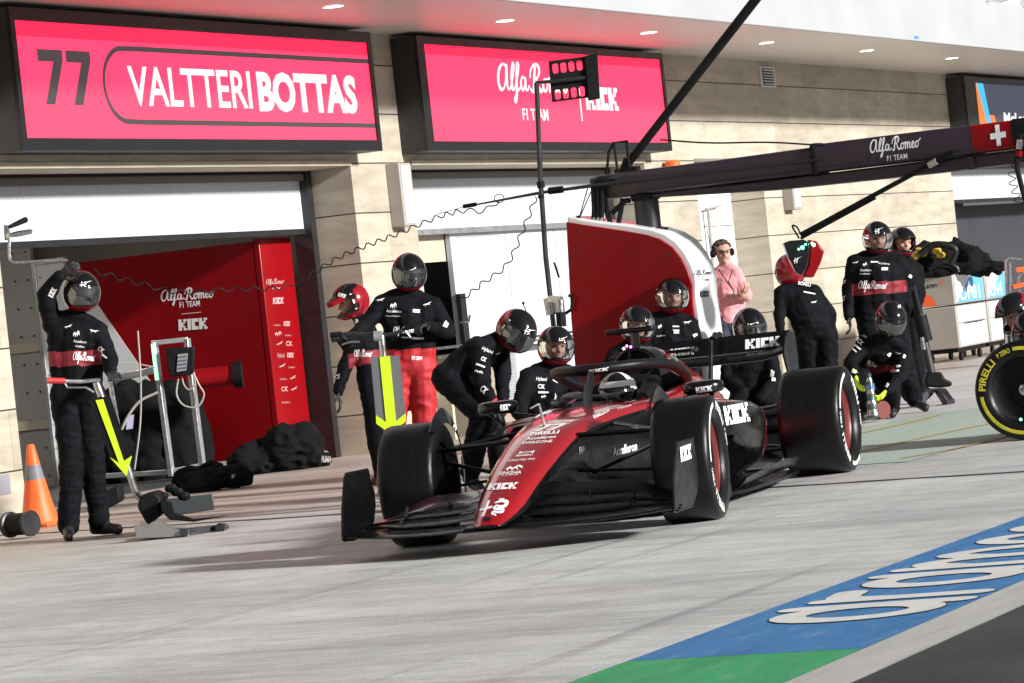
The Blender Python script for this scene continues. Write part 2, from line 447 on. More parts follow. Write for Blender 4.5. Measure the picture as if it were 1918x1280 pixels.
_BV = {}
def bvh_of(objs):
    k = tuple(o.name for o in objs)
    if k not in _BV:
        vs = []; fs = []
        for o in objs:
            b = len(vs); a, c = REG[o.name]; vs += a; fs += [[b+i for i in f] for f in c]
        _BV[k] = BVHTree.FromPolygons(vs, fs)
    return _BV[k]
def lay(mb, g, bl, br, tl, objs, mi=0, lift=.004, ml=None):
    """lay a flat glyph on the surface seen inside the parallelogram bl-br-tl of the photograph (glyph box 1x1)"""
    vs, fs = g; bl, br, tl = Vector(bl), Vector(br), Vector(tl)
    vs, fs = refine(vs, fs, ml or .12)
    T = bvh_of(objs) if isinstance(objs, (list, tuple)) else objs
    out = []; miss = []; ds = []
    for k, (x, y) in enumerate(vs):
        p = bl+(br-bl)*x+(tl-bl)*y
        d = ray(p.x, p.y).normalized(); h = T.ray_cast(EYE, d)
        if h[0] is None: out.append(None); miss.append((k, d))
        else:
            n = h[1] if h[1].dot(d) < 0 else -h[1]
            out.append(h[0]+n*lift*.6-d*lift*.6); ds.append(h[3])
    if not ds: return
    md = sum(ds)/len(ds)
    bad = {k for k, _ in miss}
    for k, d in miss: out[k] = EYE+d*md
    keep = [f for f in fs if not any(i in bad for i in f)]
    # drop faces torn across a step in the surface
    keep = [f for f in keep if max((out[f[i]]-out[f[i-1]]).length for i in range(len(f))) < .35]
    mb.add(out, keep, mi)
def flat(mb, g, o, ux, uy, mi=0):
    """place a glyph in the plane spanned by ux, uy from origin o"""
    o, ux, uy = Vector(o), Vector(ux), Vector(uy)
    mb.add([o+ux*x+uy*y for x, y in g[0]], g[1], mi)
# ------------------------------------------------------------------ setting materials
def stone_mat():
    m = bpy.data.materials.new('travertine'); m.use_nodes = True; nt = m.node_tree; L = nt.links.new
    b = nt.nodes['Principled BSDF']; b.inputs['Roughness'].default_value = .62
    g = nt.nodes.new('ShaderNodeNewGeometry'); s = nt.nodes.new('ShaderNodeSeparateXYZ'); L(g.outputs['Position'], s.inputs[0])
    def math_(op, a, b_=None, c=None):
        n = nt.nodes.new('ShaderNodeMath'); n.operation = op
        for i, v in enumerate((a, b_, c)):
            if v is None: continue
            if isinstance(v, (int, float)): n.inputs[i].default_value = v
            else: L(v, n.inputs[i])
        return n.outputs[0]
    u = math_('ADD', s.outputs[0], s.outputs[1]); z = math_('SUBTRACT', s.outputs[2], 3.05-.527*10)
    cb = nt.nodes.new('ShaderNodeCombineXYZ'); L(math_('SUBTRACT', u, .08), cb.inputs[0]); L(z, cb.inputs[1])
    br = nt.nodes.new('ShaderNodeTexBrick'); L(cb.outputs[0], br.inputs['Vector'])
    br.inputs['Scale'].default_value = 1; br.inputs['Brick Width'].default_value = 1.43; br.inputs['Row Height'].default_value = .527
    br.inputs['Mortar Size'].default_value = .004; br.inputs['Mortar Smooth'].default_value = .2; br.inputs['Bias'].default_value = -.2
    br.inputs['Color1'].default_value = (.50, .445, .35, 1); br.inputs['Color2'].default_value = (.40, .35, .275, 1)
    br.inputs['Mortar'].default_value = (.26, .22, .17, 1); br.offset = .45
    n1 = nt.nodes.new('ShaderNodeTexNoise'); mp = nt.nodes.new('ShaderNodeMapping'); mp.inputs['Scale'].default_value = (1, 1, 5)
    L(g.outputs['Position'], mp.inputs[0]); L(mp.outputs[0], n1.inputs['Vector']); n1.inputs['Scale'].default_value = 1.6; n1.inputs['Detail'].default_value = 9
    n1.inputs['Roughness'].default_value = .62
    mr = nt.nodes.new('ShaderNodeMapRange'); mr.inputs[1].default_value = .3; mr.inputs[2].default_value = .72; mr.inputs[3].default_value = .72; mr.inputs[4].default_value = 1.12
    L(n1.outputs['Fac'], mr.inputs[0])
    mx = nt.nodes.new('ShaderNodeMix'); mx.data_type = 'RGBA'; mx.blend_type = 'MULTIPLY'; mx.inputs[0].default_value = 1
    L(br.outputs['Color'], mx.inputs[6]); L(mr.outputs[0], mx.inputs[7])
    fr = math_('FRACT', math_('DIVIDE', z, .527)); jo = math_('LESS_THAN', fr, .024)
    mx2 = nt.nodes.new('ShaderNodeMix'); mx2.data_type = 'RGBA'; L(jo, mx2.inputs[0]); L(mx.outputs[2], mx2.inputs[6]); mx2.inputs[7].default_value = (.035, .03, .025, 1)
    L(mx2.outputs[2], b.inputs['Base Color'])
    n2 = nt.nodes.new('ShaderNodeTexNoise'); n2.inputs['Scale'].default_value = 30; L(mp.outputs[0], n2.inputs['Vector'])
    bp = nt.nodes.new('ShaderNodeBump'); bp.inputs['Strength'].default_value = .25; bp.inputs['Distance'].default_value = .01
    L(math_('SUBTRACT', n2.outputs['Fac'], math_('MULTIPLY', jo, 2.)), bp.inputs['Height']); L(bp.outputs[0], b.inputs['Normal'])
    return m
def ground_mat():
    m = bpy.data.materials.new('concrete_apron'); m.use_nodes = True; nt = m.node_tree; L = nt.links.new
    b = nt.nodes['Principled BSDF']
    g = nt.nodes.new('ShaderNodeNewGeometry')
    def noise_(scale, sc, det=8, rough=.6, rot=0, dist=0.):
        mp = nt.nodes.new('ShaderNodeMapping'); mp.inputs['Scale'].default_value = sc; mp.inputs['Rotation'].default_value = (0, 0, rot)
        L(g.outputs['Position'], mp.inputs[0]); n = nt.nodes.new('ShaderNodeTexNoise'); n.inputs['Scale'].default_value = scale
        n.inputs['Detail'].default_value = det; n.inputs['Roughness'].default_value = rough; n.inputs['Distortion'].default_value = dist
        L(mp.outputs[0], n.inputs['Vector']); return n.outputs['Fac']
    def rng(x, a, b_, c, d):
        mr = nt.nodes.new('ShaderNodeMapRange'); mr.interpolation_type = 'SMOOTHSTEP'
        for i, v in enumerate((a, b_, c, d)): mr.inputs[i+1].default_value = v
        L(x, mr.inputs[0]); return mr.outputs[0]
    def mix(f, a, b_, mode='MIX'):
        n = nt.nodes.new('ShaderNodeMix'); n.data_type = 'RGBA'; n.blend_type = mode
        if isinstance(f, float): n.inputs[0].default_value = f
        else: L(f, n.inputs[0])
        for i, v in ((6, a), (7, b_)):
            if isinstance(v, tuple): n.inputs[i].default_value = (*v, 1)
            else: L(v, n.inputs[i])
        return n.outputs[2]
    s = nt.nodes.new('ShaderNodeSeparateXYZ'); L(g.outputs['Position'], s.inputs[0])
    base = mix(rng(noise_(.35, (1, 1, 1), 6), .35, .65, 0, 1), (.50, .50, .495), (.63, .63, .62))
    n_fine = rng(noise_(6., (1.6, .6, 1), 14, .78), .3, .7, .76, 1.12)
    base = mix(1., base, n_fine, 'MULTIPLY'); base = mix(1., base, rng(noise_(70., (1, 1, 1), 6, .8), .3, .7, .80, 1.14), 'MULTIPLY')
    wear = rng(noise_(1.0, (2.6, .32, 1), 10, .68, R(-9), .5), .40, .72, 1.05, .74)
    base = mix(1., base, wear, 'MULTIPLY')
    streak = rng(noise_(1.0, (.07, 3.0, 1), 5, .6, R(2), .2), .58, .75, 1., .58)
    base = mix(1., base, streak, 'MULTIPLY')
    speck = rng(noise_(22., (1, 1, 1), 3, .5), .22, .30, .6, 1.)
    base = mix(1., base, speck, 'MULTIPLY')
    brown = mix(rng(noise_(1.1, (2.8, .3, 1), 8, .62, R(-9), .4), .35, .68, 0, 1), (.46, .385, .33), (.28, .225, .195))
    base = mix(rng(s.outputs[1], 11.2, 14.2, 0, .9), base, brown)  # browner towards the wall: stains, plus shade painted into the colour
    L(base, b.inputs['Base Color'])
    L(rng(noise_(2., (.5, 2, 1)), .3, .7, .42, .72), b.inputs['Roughness'])
    bp = nt.nodes.new('ShaderNodeBump'); bp.inputs['Strength'].default_value = .35; bp.inputs['Distance'].default_value = .01
    L(noise_(45., (1, 1, 1), 6, .7), bp.inputs['Height']); L(bp.outputs[0], b.inputs['Normal'])
    return m
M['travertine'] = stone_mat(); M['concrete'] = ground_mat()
M['asphalt'] = mat('asphalt', (.045, .045, .047), .85, var=.45, vscale=1.2, bump=.9, bscale=160, detail=12)
def worn(name, col, dark, under=(.5, .5, .49), amt=.32):
    m = bpy.data.materials.new(name); m.use_nodes = True; nt = m.node_tree; L = nt.links.new; b = nt.nodes['Principled BSDF']
    b.inputs['Roughness'].default_value = .6
    g = nt.nodes.new('ShaderNodeNewGeometry')
    def nz(scale, sc, a, b_, c=0., d=1., det=10):
        mp = nt.nodes.new('ShaderNodeMapping'); mp.inputs['Scale'].default_value = sc; L(g.outputs['Position'], mp.inputs[0])
        n = nt.nodes.new('ShaderNodeTexNoise'); n.inputs['Scale'].default_value = scale; n.inputs['Detail'].default_value = det; n.inputs['Roughness'].default_value = .68
        L(mp.outputs[0], n.inputs['Vector']); mr = nt.nodes.new('ShaderNodeMapRange')
        for i, v in enumerate((a, b_, c, d)): mr.inputs[i+1].default_value = v
        L(n.outputs['Fac'], mr.inputs[0]); return mr.outputs[0]
    m1 = nt.nodes.new('ShaderNodeMix'); m1.data_type = 'RGBA'; m1.inputs[6].default_value = (*col, 1); m1.inputs[7].default_value = (*dark, 1)
    L(nz(2.2, (.4, 2, 1), .35, .7), m1.inputs[0])
    m2 = nt.nodes.new('ShaderNodeMix'); m2.data_type = 'RGBA'; m2.inputs[7].default_value = (*under, 1); L(m1.outputs[2], m2.inputs[6])
    L(nz(7., (.5, 1.6, 1), .52, .78, 0, amt*2), m2.inputs[0]); L(m2.outputs[2], b.inputs['Base Color'])
    bp = nt.nodes.new('ShaderNodeBump'); bp.inputs['Strength'].default_value = .4; bp.inputs['Distance'].default_value = .008
    L(nz(60., (1, 1, 1), 0, 1), bp.inputs['Height']); L(bp.outputs[0], b.inputs['Normal'])
    return m
M['blue_paint'] = worn('blue_paint', (.035, .20, .46), (.024, .15, .37), amt=.16)
M['green_paint'] = worn('green_paint', (.03, .36, .13), (.02, .27, .10), amt=.15)
M['line_white'] = worn('line_white', (.55, .54, .52), (.42, .41, .39), (.25, .25, .25), .25)
M['letter_white'] = worn('letter_white', (.76, .75, .72), (.62, .61, .58), (.10, .2, .38), .10)
M['line_yellow'] = worn('line_yellow', (.62, .40, .07), (.45, .34, .12), (.45, .45, .42), .4)
M['green_tint'] = worn('green_tint', (.34, .46, .38), (.43, .47, .42), (.50, .50, .48), .8)
M['strip_dark'] = mat('strip_dark', (.03, .03, .032), .9, var=.4)

# ------------------------------------------------------------------ ground
def sheet(name, poly, z, m, cat='structure'):
    b = MB(); b.add([(p[0], p[1], z) for p in poly], [list(range(len(poly)))])
    o = b.build(name, m, fix=False, smooth=False, loc=V(poly[0][0], poly[0][1], z)); return structure(o)
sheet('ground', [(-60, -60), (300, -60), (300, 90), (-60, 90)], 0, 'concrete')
sheet('road', [(-60, -60), (300, -60), (300, 3.6), (-60, 3.6)], .004, 'asphalt')
sheet('white_line', [(-60, 3.605), (300, 3.605), (300, 3.86), (-60, 3.86)], .006, 'line_white')
sheet('painted_strip_blue', [(11.56, 3.865), (300, 3.865), (300, 4.79), (11.62, 4.79)], .006, 'blue_paint')
sheet('painted_strip_green', [(-60, 3.865), (11.555, 3.865), (11.615, 4.79), (-60, 4.79)], .006, 'green_paint')
def ribbon(name, pts, wd, z, m):
    b = MB(); pts = [Vector((p[0], p[1], z)) for p in pts]; vs = []
    for i, p in enumerate(pts):
        d = (pts[min(i+1, len(pts)-1)]-pts[max(i-1, 0)]).normalized(); s = V(-d.y, d.x, 0)*wd/2
        k = 1+.25*math.sin(i*2.7)
        vs += [p+s*k, p-s*k]
    b.add(vs, [(2*i, 2*i+1, 2*i+3, 2*i+2) for i in range(len(pts)-1)])
    return structure(b.build(name, m, fix=False, smooth=False, loc=pts[0]))
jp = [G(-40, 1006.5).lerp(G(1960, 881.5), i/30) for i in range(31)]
ribbon('dark_ground_strip', [(p.x+.02*math.sin(i*1.7), p.y) for i, p in enumerate(jp)], .07, .004, 'strip_dark')  # thin dark strip running across the apron
gp = [G(*p) for p in [(1615, 800), (1790, 770), (1918, 752), (1918, 800), (1840, 828), (1700, 866), (1600, 872)]]
sheet('painted_box_green', [(p.x, p.y) for p in gp], .004, 'green_tint')
for nm, pl in (('yellow_line', [(1612, 813), (1690, 796), (1760, 779)]), ('yellow_line', [(1612, 848), (1700, 828), (1800, 806), (1890, 788)]),
               ('yellow_line', [(1690, 860), (1760, 848), (1830, 833), (1900, 815), (1960, 800)])):
    q = bez([G(*p) for p in pl], 6); ribbon(nm, [(p.x, p.y) for p in q], .055, .008, 'line_yellow')
# lettering painted on the blue strip
def ell(cx, cy, rx, ry, n=22, a0=0, a1=360): return [(cx+rx*math.cos(R(a0+(a1-a0)*i/n)), cy+ry*math.sin(R(a0+(a1-a0)*i/n))) for i in range(n+1)]
def road_word():
    x = 0; L = []; w = .15
    def a(x): return [ell(x+.27, .35, .21, .27), [(x+.50, .68), (x+.50, .02)]]
    def r(x): return [[(x+.07, .02), (x+.07, .64)], smooth2([(x+.07, .36), (x+.14, .58), (x+.36, .63)], 5)]
    def mm(x): return [[(x+.07, .02), (x+.07, .66)], smooth2([(x+.07, .4), (x+.25, .62), (x+.42, .45), (x+.43, .02)], 6), smooth2([(x+.43, .4), (x+.6, .62), (x+.78, .45), (x+.79, .02)], 6)]
    def c(x): return [ell(x+.27, .35, .21, .27, 22, 50, 310)]
    def o(x): return [ell(x+.28, .35, .22, .27)]
    for f, adv in ((a, .66), (r, .43), (a, .66), (mm, .95), (c, .53), (o, .62)):
        L += f(x); x += adv
    return L, x
L_, wid_ = road_word()
gl = field_mesh(stroke_fn(L_, .138), -.1, wid_, -.1, .8, 300, 60)
edge = field_mesh(stroke_fn(L_, .150), -.1, wid_, -.1, .8, 300, 60)
for g_, z_, m_ in ((edge, .008, 'black_text'), (gl, .010, 'letter_white')):
    b = MB(); flat(b, g_, (12.50, 3.93, z_), (1.08, 0, 0), (0, 1.03, 0)); structure(b.build('road_lettering', m_, fix=False, smooth=False))

# ------------------------------------------------------------------ pit building
bld = thing('pit_building', 'pale travertine pit building with white canopy and open garages', 'building', (25, 16, 0))
WY = 16.0
b = MB()
for x0, x1 in ((12, 25.68), (32.72, 34.2), (41.17, 42.98), (45.62, 54.86), (74, 120)):
    b.bb(x0, x1, WY, WY+3.0 if x0 < 30 or x0 > 50 else WY+.62, -.02, 3.085)
b.bb(12, 120, WY, WY+.62, 3.085, 4.6)
b.build('wall', 'travertine', bld)
for x0, x1 in ((25.68, 32.72), (34.2, 41.17), (54.86, 74)):
    b = MB(); b.bb(x0, x1, WY-.02, WY+.55, 3.03, 3.083); b.build('lintel', 'beige', bld)
for x0, x1, zb, c in ((25.68, 32.72, 2.37, 0), (34.2, 41.17, 2.30, 1), (54.86, 74, 2.36, 2)):
    b = MB(); b.bb(x0+.02, x1-.1, WY+.56, WY+.60, zb+.06, 2.93)
    sh = b.build('roller_door', 'shutter_white', bld)
    for k in range(1, 5):
        b = MB(); xx = x0+(x1-x0)*k/5; b.bb(xx, xx+.008, WY+.554, WY+.559, zb+.07, 2.92); b.build('seam', 'white_paint', sh)
    b = MB(); b.bb(x0+.02, x1-.1, WY+.545, WY+.61, zb, zb+.057)
    b.build('bottom_rail', 'dark_metal' if c != 1 else 'alu', sh)
    b = MB(); b.bb(x0, x1, WY+.50, WY+.75, 2.93, 3.028); b.bb(x0, x1, WY+.48, WY+.5, 3.0, 3.028, 1); b.build('door_housing', [mat('housing', (.13, .12, .11), .6), 'matt_black'], sh)
for x0 in (32.60, 41.05):
    b = MB(); b.bb(x0, x0+.115, WY+.47, WY+.68, 0, 3.02); b.build('door_frame', 'dark_metal', bld)
# canopy
b = MB(); CY = 13.76
b.bb(12, 120, CY, WY-.001, 4.45, 4.75); b.build('canopy', mat('canopy_soffit', (.62, .58, .55), .45, var=.04), bld)
b = MB(); b.bb(12, 120, CY-.06, CY-.002, 4.43, 5.14); b.build('fascia', mat('fascia_white', (.40, .41, .42), .5, var=.05, vscale=1.2), bld, bevel=.01)
b = MB(); b.bb(45.9, 46.1, CY-.065, CY-.061, 4.46, 4.5, 0); b.build('fascia_mark', mat('fascia_blue', (.1, .25, .6), .5), bld)
for i, (px, py) in enumerate([(624, 12), (946, 39), (1215, 61), (1436, 80), (1623, 95), (1783, 109)]):
    p = G(px, py, 4.448)
    dl = MB(); dl.lathe(p, (0, 0, -1), [(0, .12), (.008, .12), (.008, .105)], n=24); dlo = dl.build('downlight', 'alu', bld)
    e = MB(); e.add([p+V(.1*math.cos(a*math.pi/8), .1*math.sin(a*math.pi/8), -.005) for a in range(16)], [list(range(15, -1, -1))])
    e.build('diffuser', emission('downlight_glow', (1, .96, .9), 6), dlo, fix=False, smooth=False)
# slanting fins above the fascia at the right
for i in range(12):
    x = 43.5+i*2.05
    q = MB(); q.prism([V(x, CY-.9, 5.42), V(x, CY+.5, 5.2), V(x, CY+.5, 6.0), V(x, CY-.9, 5.62)], (.10, 0, 0)); q.build('sunshade_fin', 'white_paint', bld, smooth=False)
q = MB(); q.bb(12, 120, CY+.5, CY+.8, 5.0, 8.0); q.build('upper_wall', mat('upper_grey', (.42, .42, .42), .6, var=.1, vscale=2), bld)
# vent grille and tall lamps on the wall
b = MB(); b.bb(45.93, 46.53, WY-.03, WY-.002, 4.08, 4.37); g1 = b.build('vent_grille', mat('vent_frame', (.62, .62, .6), .4), bld)
b = MB()
for k in range(6): b.box((46.23, WY-.045, 4.13+k*.038), (.48, .03, .012), 0, Matrix.Rotation(R(35), 3, 'X'))
b.build('slat', 'alu', g1); b = MB(); b.bb(45.99, 46.47, WY-.033, WY-.0305, 4.105, 4.345); b.build('opening', 'matt_black', g1)
for x0, x1, z0, z1 in ((33.56, 33.86, 2.36, 3.04), (46.38, 46.72, 2.34, 2.72)):
    b = MB(); b.bb(x0, x1, WY-.16, WY-.002, z0, z1); lo = b.build('wall_light', 'crate', bld, bevel=.008)
    b = MB(); b.bb(x0+.04, x1-.04, WY-.166, WY-.161, z0+.03, z1-.03); b.build('lens', mat('light_lens', (.55, .6, .68), .3), lo)
b = MB(); p = W(1260, 312, WY-.12); b.lathe(p+V(0, 0, -.05), (0, 0, 1), [(0, .1), (.1, .1), (.13, .075), (.135, .0)], n=24); b.build('beacon', 'orange', bld)
# alcove with white doors
b = MB(); b.bb(42.98, 45.62, WY+.50, WY+.58, 0, 3.08); al = b.build('alcove_door', 'white_paint', bld)
b = MB(); b.bb(44.3, 44.31, WY+.494, WY+.499, 0, 2.2); b.bb(42.98, 45.6, WY+.494, WY+.499, 2.2, 2.21); b.build('door_gap', 'dark_metal', al)
b = MB(); b.tube([W(1326, 392, 16.42), W(1334, 470, 16.42), W(1338, 560, 16.42)], .025); b.tube([W(1322, 392, 16.42), W(1351, 385, 16.42)], .015); b.build('door_closer', 'crate', al)
# number plate on the left pillar
b = MB(); p = W(0, 890, WY-.004); q = W(21, 925, WY-.004); b.bb(p.x-.3, q.x, WY-.006, WY-.003, q.z, p.z); b.build('wall_plate', mat('plate_grey', (.28, .27, .30), .4), bld)
# garage interiors
b = MB()
b.bb(25.0, 54.8, 24, 24.2, 0, 4.0); b.bb(25.0, 54.8, 16.62, 24.2, 3.4, 3.6); b.bb(32.74, 34.18, 16.63, 24, 0, 3.4)
b.bb(54.0, 90, 26, 26.2, 0, 4.0); b.bb(54.87, 90, 16.62, 26, 3.4, 3.6)
b.bb(24.9, 25.0, 17, 24.2, 0, 3.4)
b.build('garage_interior', 'cream_wall', bld)
b = MB(); b.bb(25.69, 32.71, 16.62, 23.9, .001, .006); b.bb(34.2, 41.1, 16.62, 23.9, .001, .006); b.build('garage_floor', mat('garage_floor', (.06, .06, .065), .35), bld)
# ceiling ducts seen under the roller door
b = MB()
for px0, px1, y0, y1, r_ in ((250, 330, 482, 458, .10), (390, 420, 462, 452, .06), (360, 470, 470, 448, .05)):
    b.tube([W(px0, y0, 21), W((px0+px1)/2, (y0+y1)/2-6, 20.6), W(px1, y1, 20.4)], r_, n=14)
for px in (190, 205, 265, 275, 283): b.tube([W(px, 492, 20), W(px+2, 470, 20), W(px+3, 440, 20)], .035)
b.build('ceiling_duct', 'alu', bld)
for x, y in ((29, 18.2), (29, 21.5), (37.5, 18.5)):
    b = MB(); b.bb(x-1.2, x+1.2, y-.12, y+.12, 3.32, 3.398); gl_ = b.build('garage_lamp', 'white_paint', bld)
    b = MB(); b.add([(x-1.15, y-.1, 3.317), (x-1.15, y+.1, 3.317), (x+1.15, y+.1, 3.317), (x+1.15, y-.1, 3.317)], [(0, 1, 2, 3)]); b.build('tube', emission('garage_tube', (1, .97, .93), 16), gl_, fix=False, smooth=False)

# ------------------------------------------------------------------ LED screens
SCY = 15.70
def screen(label, x0, x1, z0, z1, dx0, dx1, dz0, dz1, yb=WY-.004, cat='screen'):
    t = thing('led_screen', label, cat, ((x0+x1)/2, WY, z0))
    fr = .035
    b = MB(); b.bb(x0, x1, SCY+.02, yb, z0, z1); b.build('housing', M['perforated'], t)
    b = MB()
    b.bb(x0, dx0, SCY-.02, SCY+.018, z0, z1); b.bb(dx1, x1, SCY-.02, SCY+.018, z0, z1)
    b.bb(dx0, dx1, SCY-.02, SCY+.018, z0, dz0); b.bb(dx0, dx1, SCY-.02, SCY+.018, dz1, z1)
    b.build('frame', 'screen_black', t, smooth=False)
    return t
def perf():
    m = mat('perforated', (.018, .018, .02), .5); nt = m.node_tree; L = nt.links.new; b = nt.nodes['Principled BSDF']
    g = nt.nodes.new('ShaderNodeNewGeometry'); v = nt.nodes.new('ShaderNodeTexVoronoi'); v.inputs['Scale'].default_value = 26; v.inputs['Randomness'].default_value = .1
    L(g.outputs['Position'], v.inputs['Vector']); mr = nt.nodes.new('ShaderNodeMapRange'); mr.inputs[1].default_value = .25; mr.inputs[2].default_value = .35
    L(v.outputs['Distance'], mr.inputs[0]); mx = nt.nodes.new('ShaderNodeMix'); mx.data_type = 'RGBA'; mx.inputs[6].default_value = (.002, .002, .002, 1); mx.inputs[7].default_value = (.03, .03, .034, 1)
    L(mr.outputs[0], mx.inputs[0]); L(mx.outputs[2], b.inputs['Base Color']); return m
M['perforated'] = perf()
def led(name, col, s):
    """LED wall: faint pixel rows"""
    m = emission(name, col, s); nt = m.node_tree; L = nt.links.new; b = nt.nodes['Principled BSDF']
    g = nt.nodes.new('ShaderNodeNewGeometry'); n = nt.nodes.new('ShaderNodeTexNoise'); n.inputs['Scale'].default_value = 1.4; n.inputs['Detail'].default_value = 8
    mp = nt.nodes.new('ShaderNodeMapping'); mp.inputs['Scale'].default_value = (1, 1, 9); L(g.outputs['Position'], mp.inputs[0]); L(mp.outputs[0], n.inputs['Vector'])
    mr = nt.nodes.new('ShaderNodeMapRange'); mr.inputs[3].default_value = s*.95; mr.inputs[4].default_value = s*1.05
    L(n.outputs['Fac'], mr.inputs[0]); L(mr.outputs[0], b.inputs['Emission Strength']); return m
PINK = led('led_pink', (1.0, .030, .092), 1.5); DEEP = led('led_deep', (1.0, .010, .052), 1.4)
WHITE_E = emission('led_white', (1, 1, 1), .85); GREY_E = emission('led_grey', (.055, .045, .05), .8)
def xz(px, py, Y=SCY): p = W(px, py, Y); return p.x, p.z
def panel(name, mtl, t, x0, x1, z0, z1, y):
    b = MB(); b.add([(x0, y, z0), (x1, y, z0), (x1, y, z1), (x0, y, z1)], [(0, 1, 2, 3)]); return b.build(name, mtl, t, fix=False, smooth=False)
dx0, dz0 = xz(48, 259); dx1, dz1 = xz(686, 81); dxb, _ = xz(705, 262)
dx1 = (dx1+dxb)/2
s1 = screen('long pink LED screen with a large 77 and a two-word name, leftmost', xz(12, 10)[0], xz(714, 284)[0], 3.15, 4.40, dx0, dx1, dz0, dz1)
zb = dz1-.13*(dz1-dz0)
panel('display', PINK, s1, dx0, dx1, dz0, zb, SCY); panel('display_band', DEEP, s1, dx0, dx1, zb, dz1, SCY)
Wd = dx1-dx0; Hd = dz1-dz0
def on(u, v): return (dx0+u*Wd, SCY-.004, dz0+v*Hd)
def place(mb, g, u0_, v0, u1_, v1, mi=0, shear=0):
    o = Vector(on(u0_, v0)); flat(mb, norm_w(g), o, Vector(on(u1_, v0))-o, Vector(on(u0_+shear, v1))-o, mi)
b = MB(); place(b, g_seven2(), .048, .29, .178, .765); b.build('number', GREY_E, s1, fix=False, smooth=False)
b = MB(); place(b, g_text('VALTTERI', .014), .270, .305, .612, .67); place(b, g_text('BOTTAS', .045), .632, .295, .947, .655); b.build('name_text', WHITE_E, s1, fix=False, smooth=False)
asp = Wd/Hd
ov = [(asp*1.0, .15), (asp*.30, .15)]+ell(asp*.262, .48, .38, .33, 20, -100, -260)+[(asp*.30, .81), (asp*1.0, .81)]
b = MB(); g_ = field_mesh(stroke_fn([ov], .048), asp*.18, asp, .1, .85, 360, 60); g_ = ([(x/asp, y) for x, y in g_[0]], g_[1])
flat(b, g_, on(0, 0), Vector(on(1, 0))-Vector(on(0, 0)), Vector(on(0, 1))-Vector(on(0, 0))); b.build('outline', GREY_E, s1, fix=False, smooth=False)

dx0, dz0 = xz(811, 265); dx1, dz1 = xz(1243, 113); dx1 = (xz(1236, 113)[0]+xz(1250, 266)[0])/2
s2 = screen('pink LED screen with white team script, behind the signal board', xz(797, 180)[0]-.12, xz(1257, 282)[0], 3.15, 4.40, dx0, dx1, dz0, dz1)
Wd = dx1-dx0; Hd = dz1-dz0; zb = dz1-.10*Hd
panel('display', PINK, s2, dx0, dx1, dz0, zb, SCY); panel('display_band', DEEP, s2, dx0, dx1, zb, dz1, SCY)
b = MB(); place(b, g_script(), .268, .555, .575, .84); place(b, g_text('F1 TEAM', .02), .355, .24, .462, .37); place(b, g_kick(), .632, .37, .778, .635)
place(b, g_poly([(0, 0), (1, 0), (1, 1), (0, 1)]), .604, .24, .609, .62); b.build('name_text', WHITE_E, s2, fix=False, smooth=False)
x0 = xz(1768, 150)[0]
t3 = screen('dark grey LED screen with an orange and a blue stripe', 55.1, 63.5, 3.15, 4.38, 55.75, 63.3, 3.28, 4.28)
panel('display', led('led_grey_blue', (.05, .055, .085), .9), t3, 55.75, 63.3, 3.28, 4.28, SCY)
b = MB(); y_ = SCY-.004
b.add([(55.75, y_, 3.28), (57.0, y_, 3.28), (56.75, y_, 3.75), (56.3, y_, 3.75), (55.95, y_, 4.28), (55.75, y_, 4.28)], [(0, 1, 2, 3, 4, 5)])
b.build('stripe_orange', emission('led_orange', (1, .22, .03), .85), t3, fix=False, smooth=False)
b = MB(); b.add([(56.45, y_-.002, 3.28), (56.62, y_-.002, 3.3), (56.25, y_-.002, 4.28), (55.85, y_-.002, 4.28)], [(0, 1, 2, 3)]); b.build('stripe_blue', emission('led_cyan', (.05, .5, .85), .85), t3, fix=False, smooth=False)
b = MB(); flat(b, g_text('McLaren', .03), (57.3, y_, 3.62), (.42, 0, 0), (.05, 0, .19)); b.build('name_text', WHITE_E, t3, fix=False, smooth=False)
# ------------------------------------------------------------------ the racing car
M['car_purple'] = mat('car_purple', (.055, .014, .03), .25, coat=.8)
M['rim_red'] = mat('rim_red', (.13, .018, .015), .4, metal=.2)
M['tyre_white'] = mat('tyre_white', (.72, .72, .70), .5, var=.15, vscale=25)
M['tyre_yellow'] = mat('tyre_yellow', (.62, .55, .04), .5, var=.15, vscale=25)
TH = R(185.9); CO = V(18.605, 8.0, 0)
cf = V(math.cos(TH), math.sin(TH), 0); cl = V(-math.sin(TH), math.cos(TH), 0)
car = thing('race_car', 'black and red single-seater racing car with number 77 leaving its pit box', 'racing car', CO, TH)
CW = WORLD[car.name]
def C(x, y, z): return CW @ V(x, y, z)
def lerp_tab(tab, x):
    """tab rows: (x, a, b, ...) descending in x; linear/cubic interpolation"""
    xs = [t[0] for t in tab]
    if x >= xs[0]: return tab[0][1:]
    for i in range(len(tab)-1):
        if xs[i] >= x >= xs[i+1]:
            t = (xs[i]-x)/(xs[i]-xs[i+1]); p0 = tab[max(i-1, 0)][1:]; p1 = tab[i][1:]; p2 = tab[i+1][1:]; p3 = tab[min(i+2, len(tab)-1)][1:]
            return tuple(.5*((2*b)+(c-a)*t+(2*a-5*b+4*c-d)*t*t+(3*b-a-3*c+d)*t**3) for a, b, c, d in zip(p0, p1, p2, p3))
    return tab[-1][1:]
def strip_loft(mb, secs, seg_m, closed=True):
    n = len(secs[0]); b = len(mb.v)
    for s_ in secs: mb.v += s_
    for i in range(len(secs)-1):
        for j in range(n if closed else n-1):
            mb.f.append([b+i*n+j, b+i*n+(j+1) % n, b+(i+1)*n+(j+1) % n, b+(i+1)*n+j]); mb.m.append(seg_m(i, j))
    mb.f.append([b+j for j in range(n-1, -1, -1)]); mb.m.append(1); k = len(secs)-1
    mb.f.append([b+k*n+j for j in range(n)]); mb.m.append(seg_m(k-1, 0))
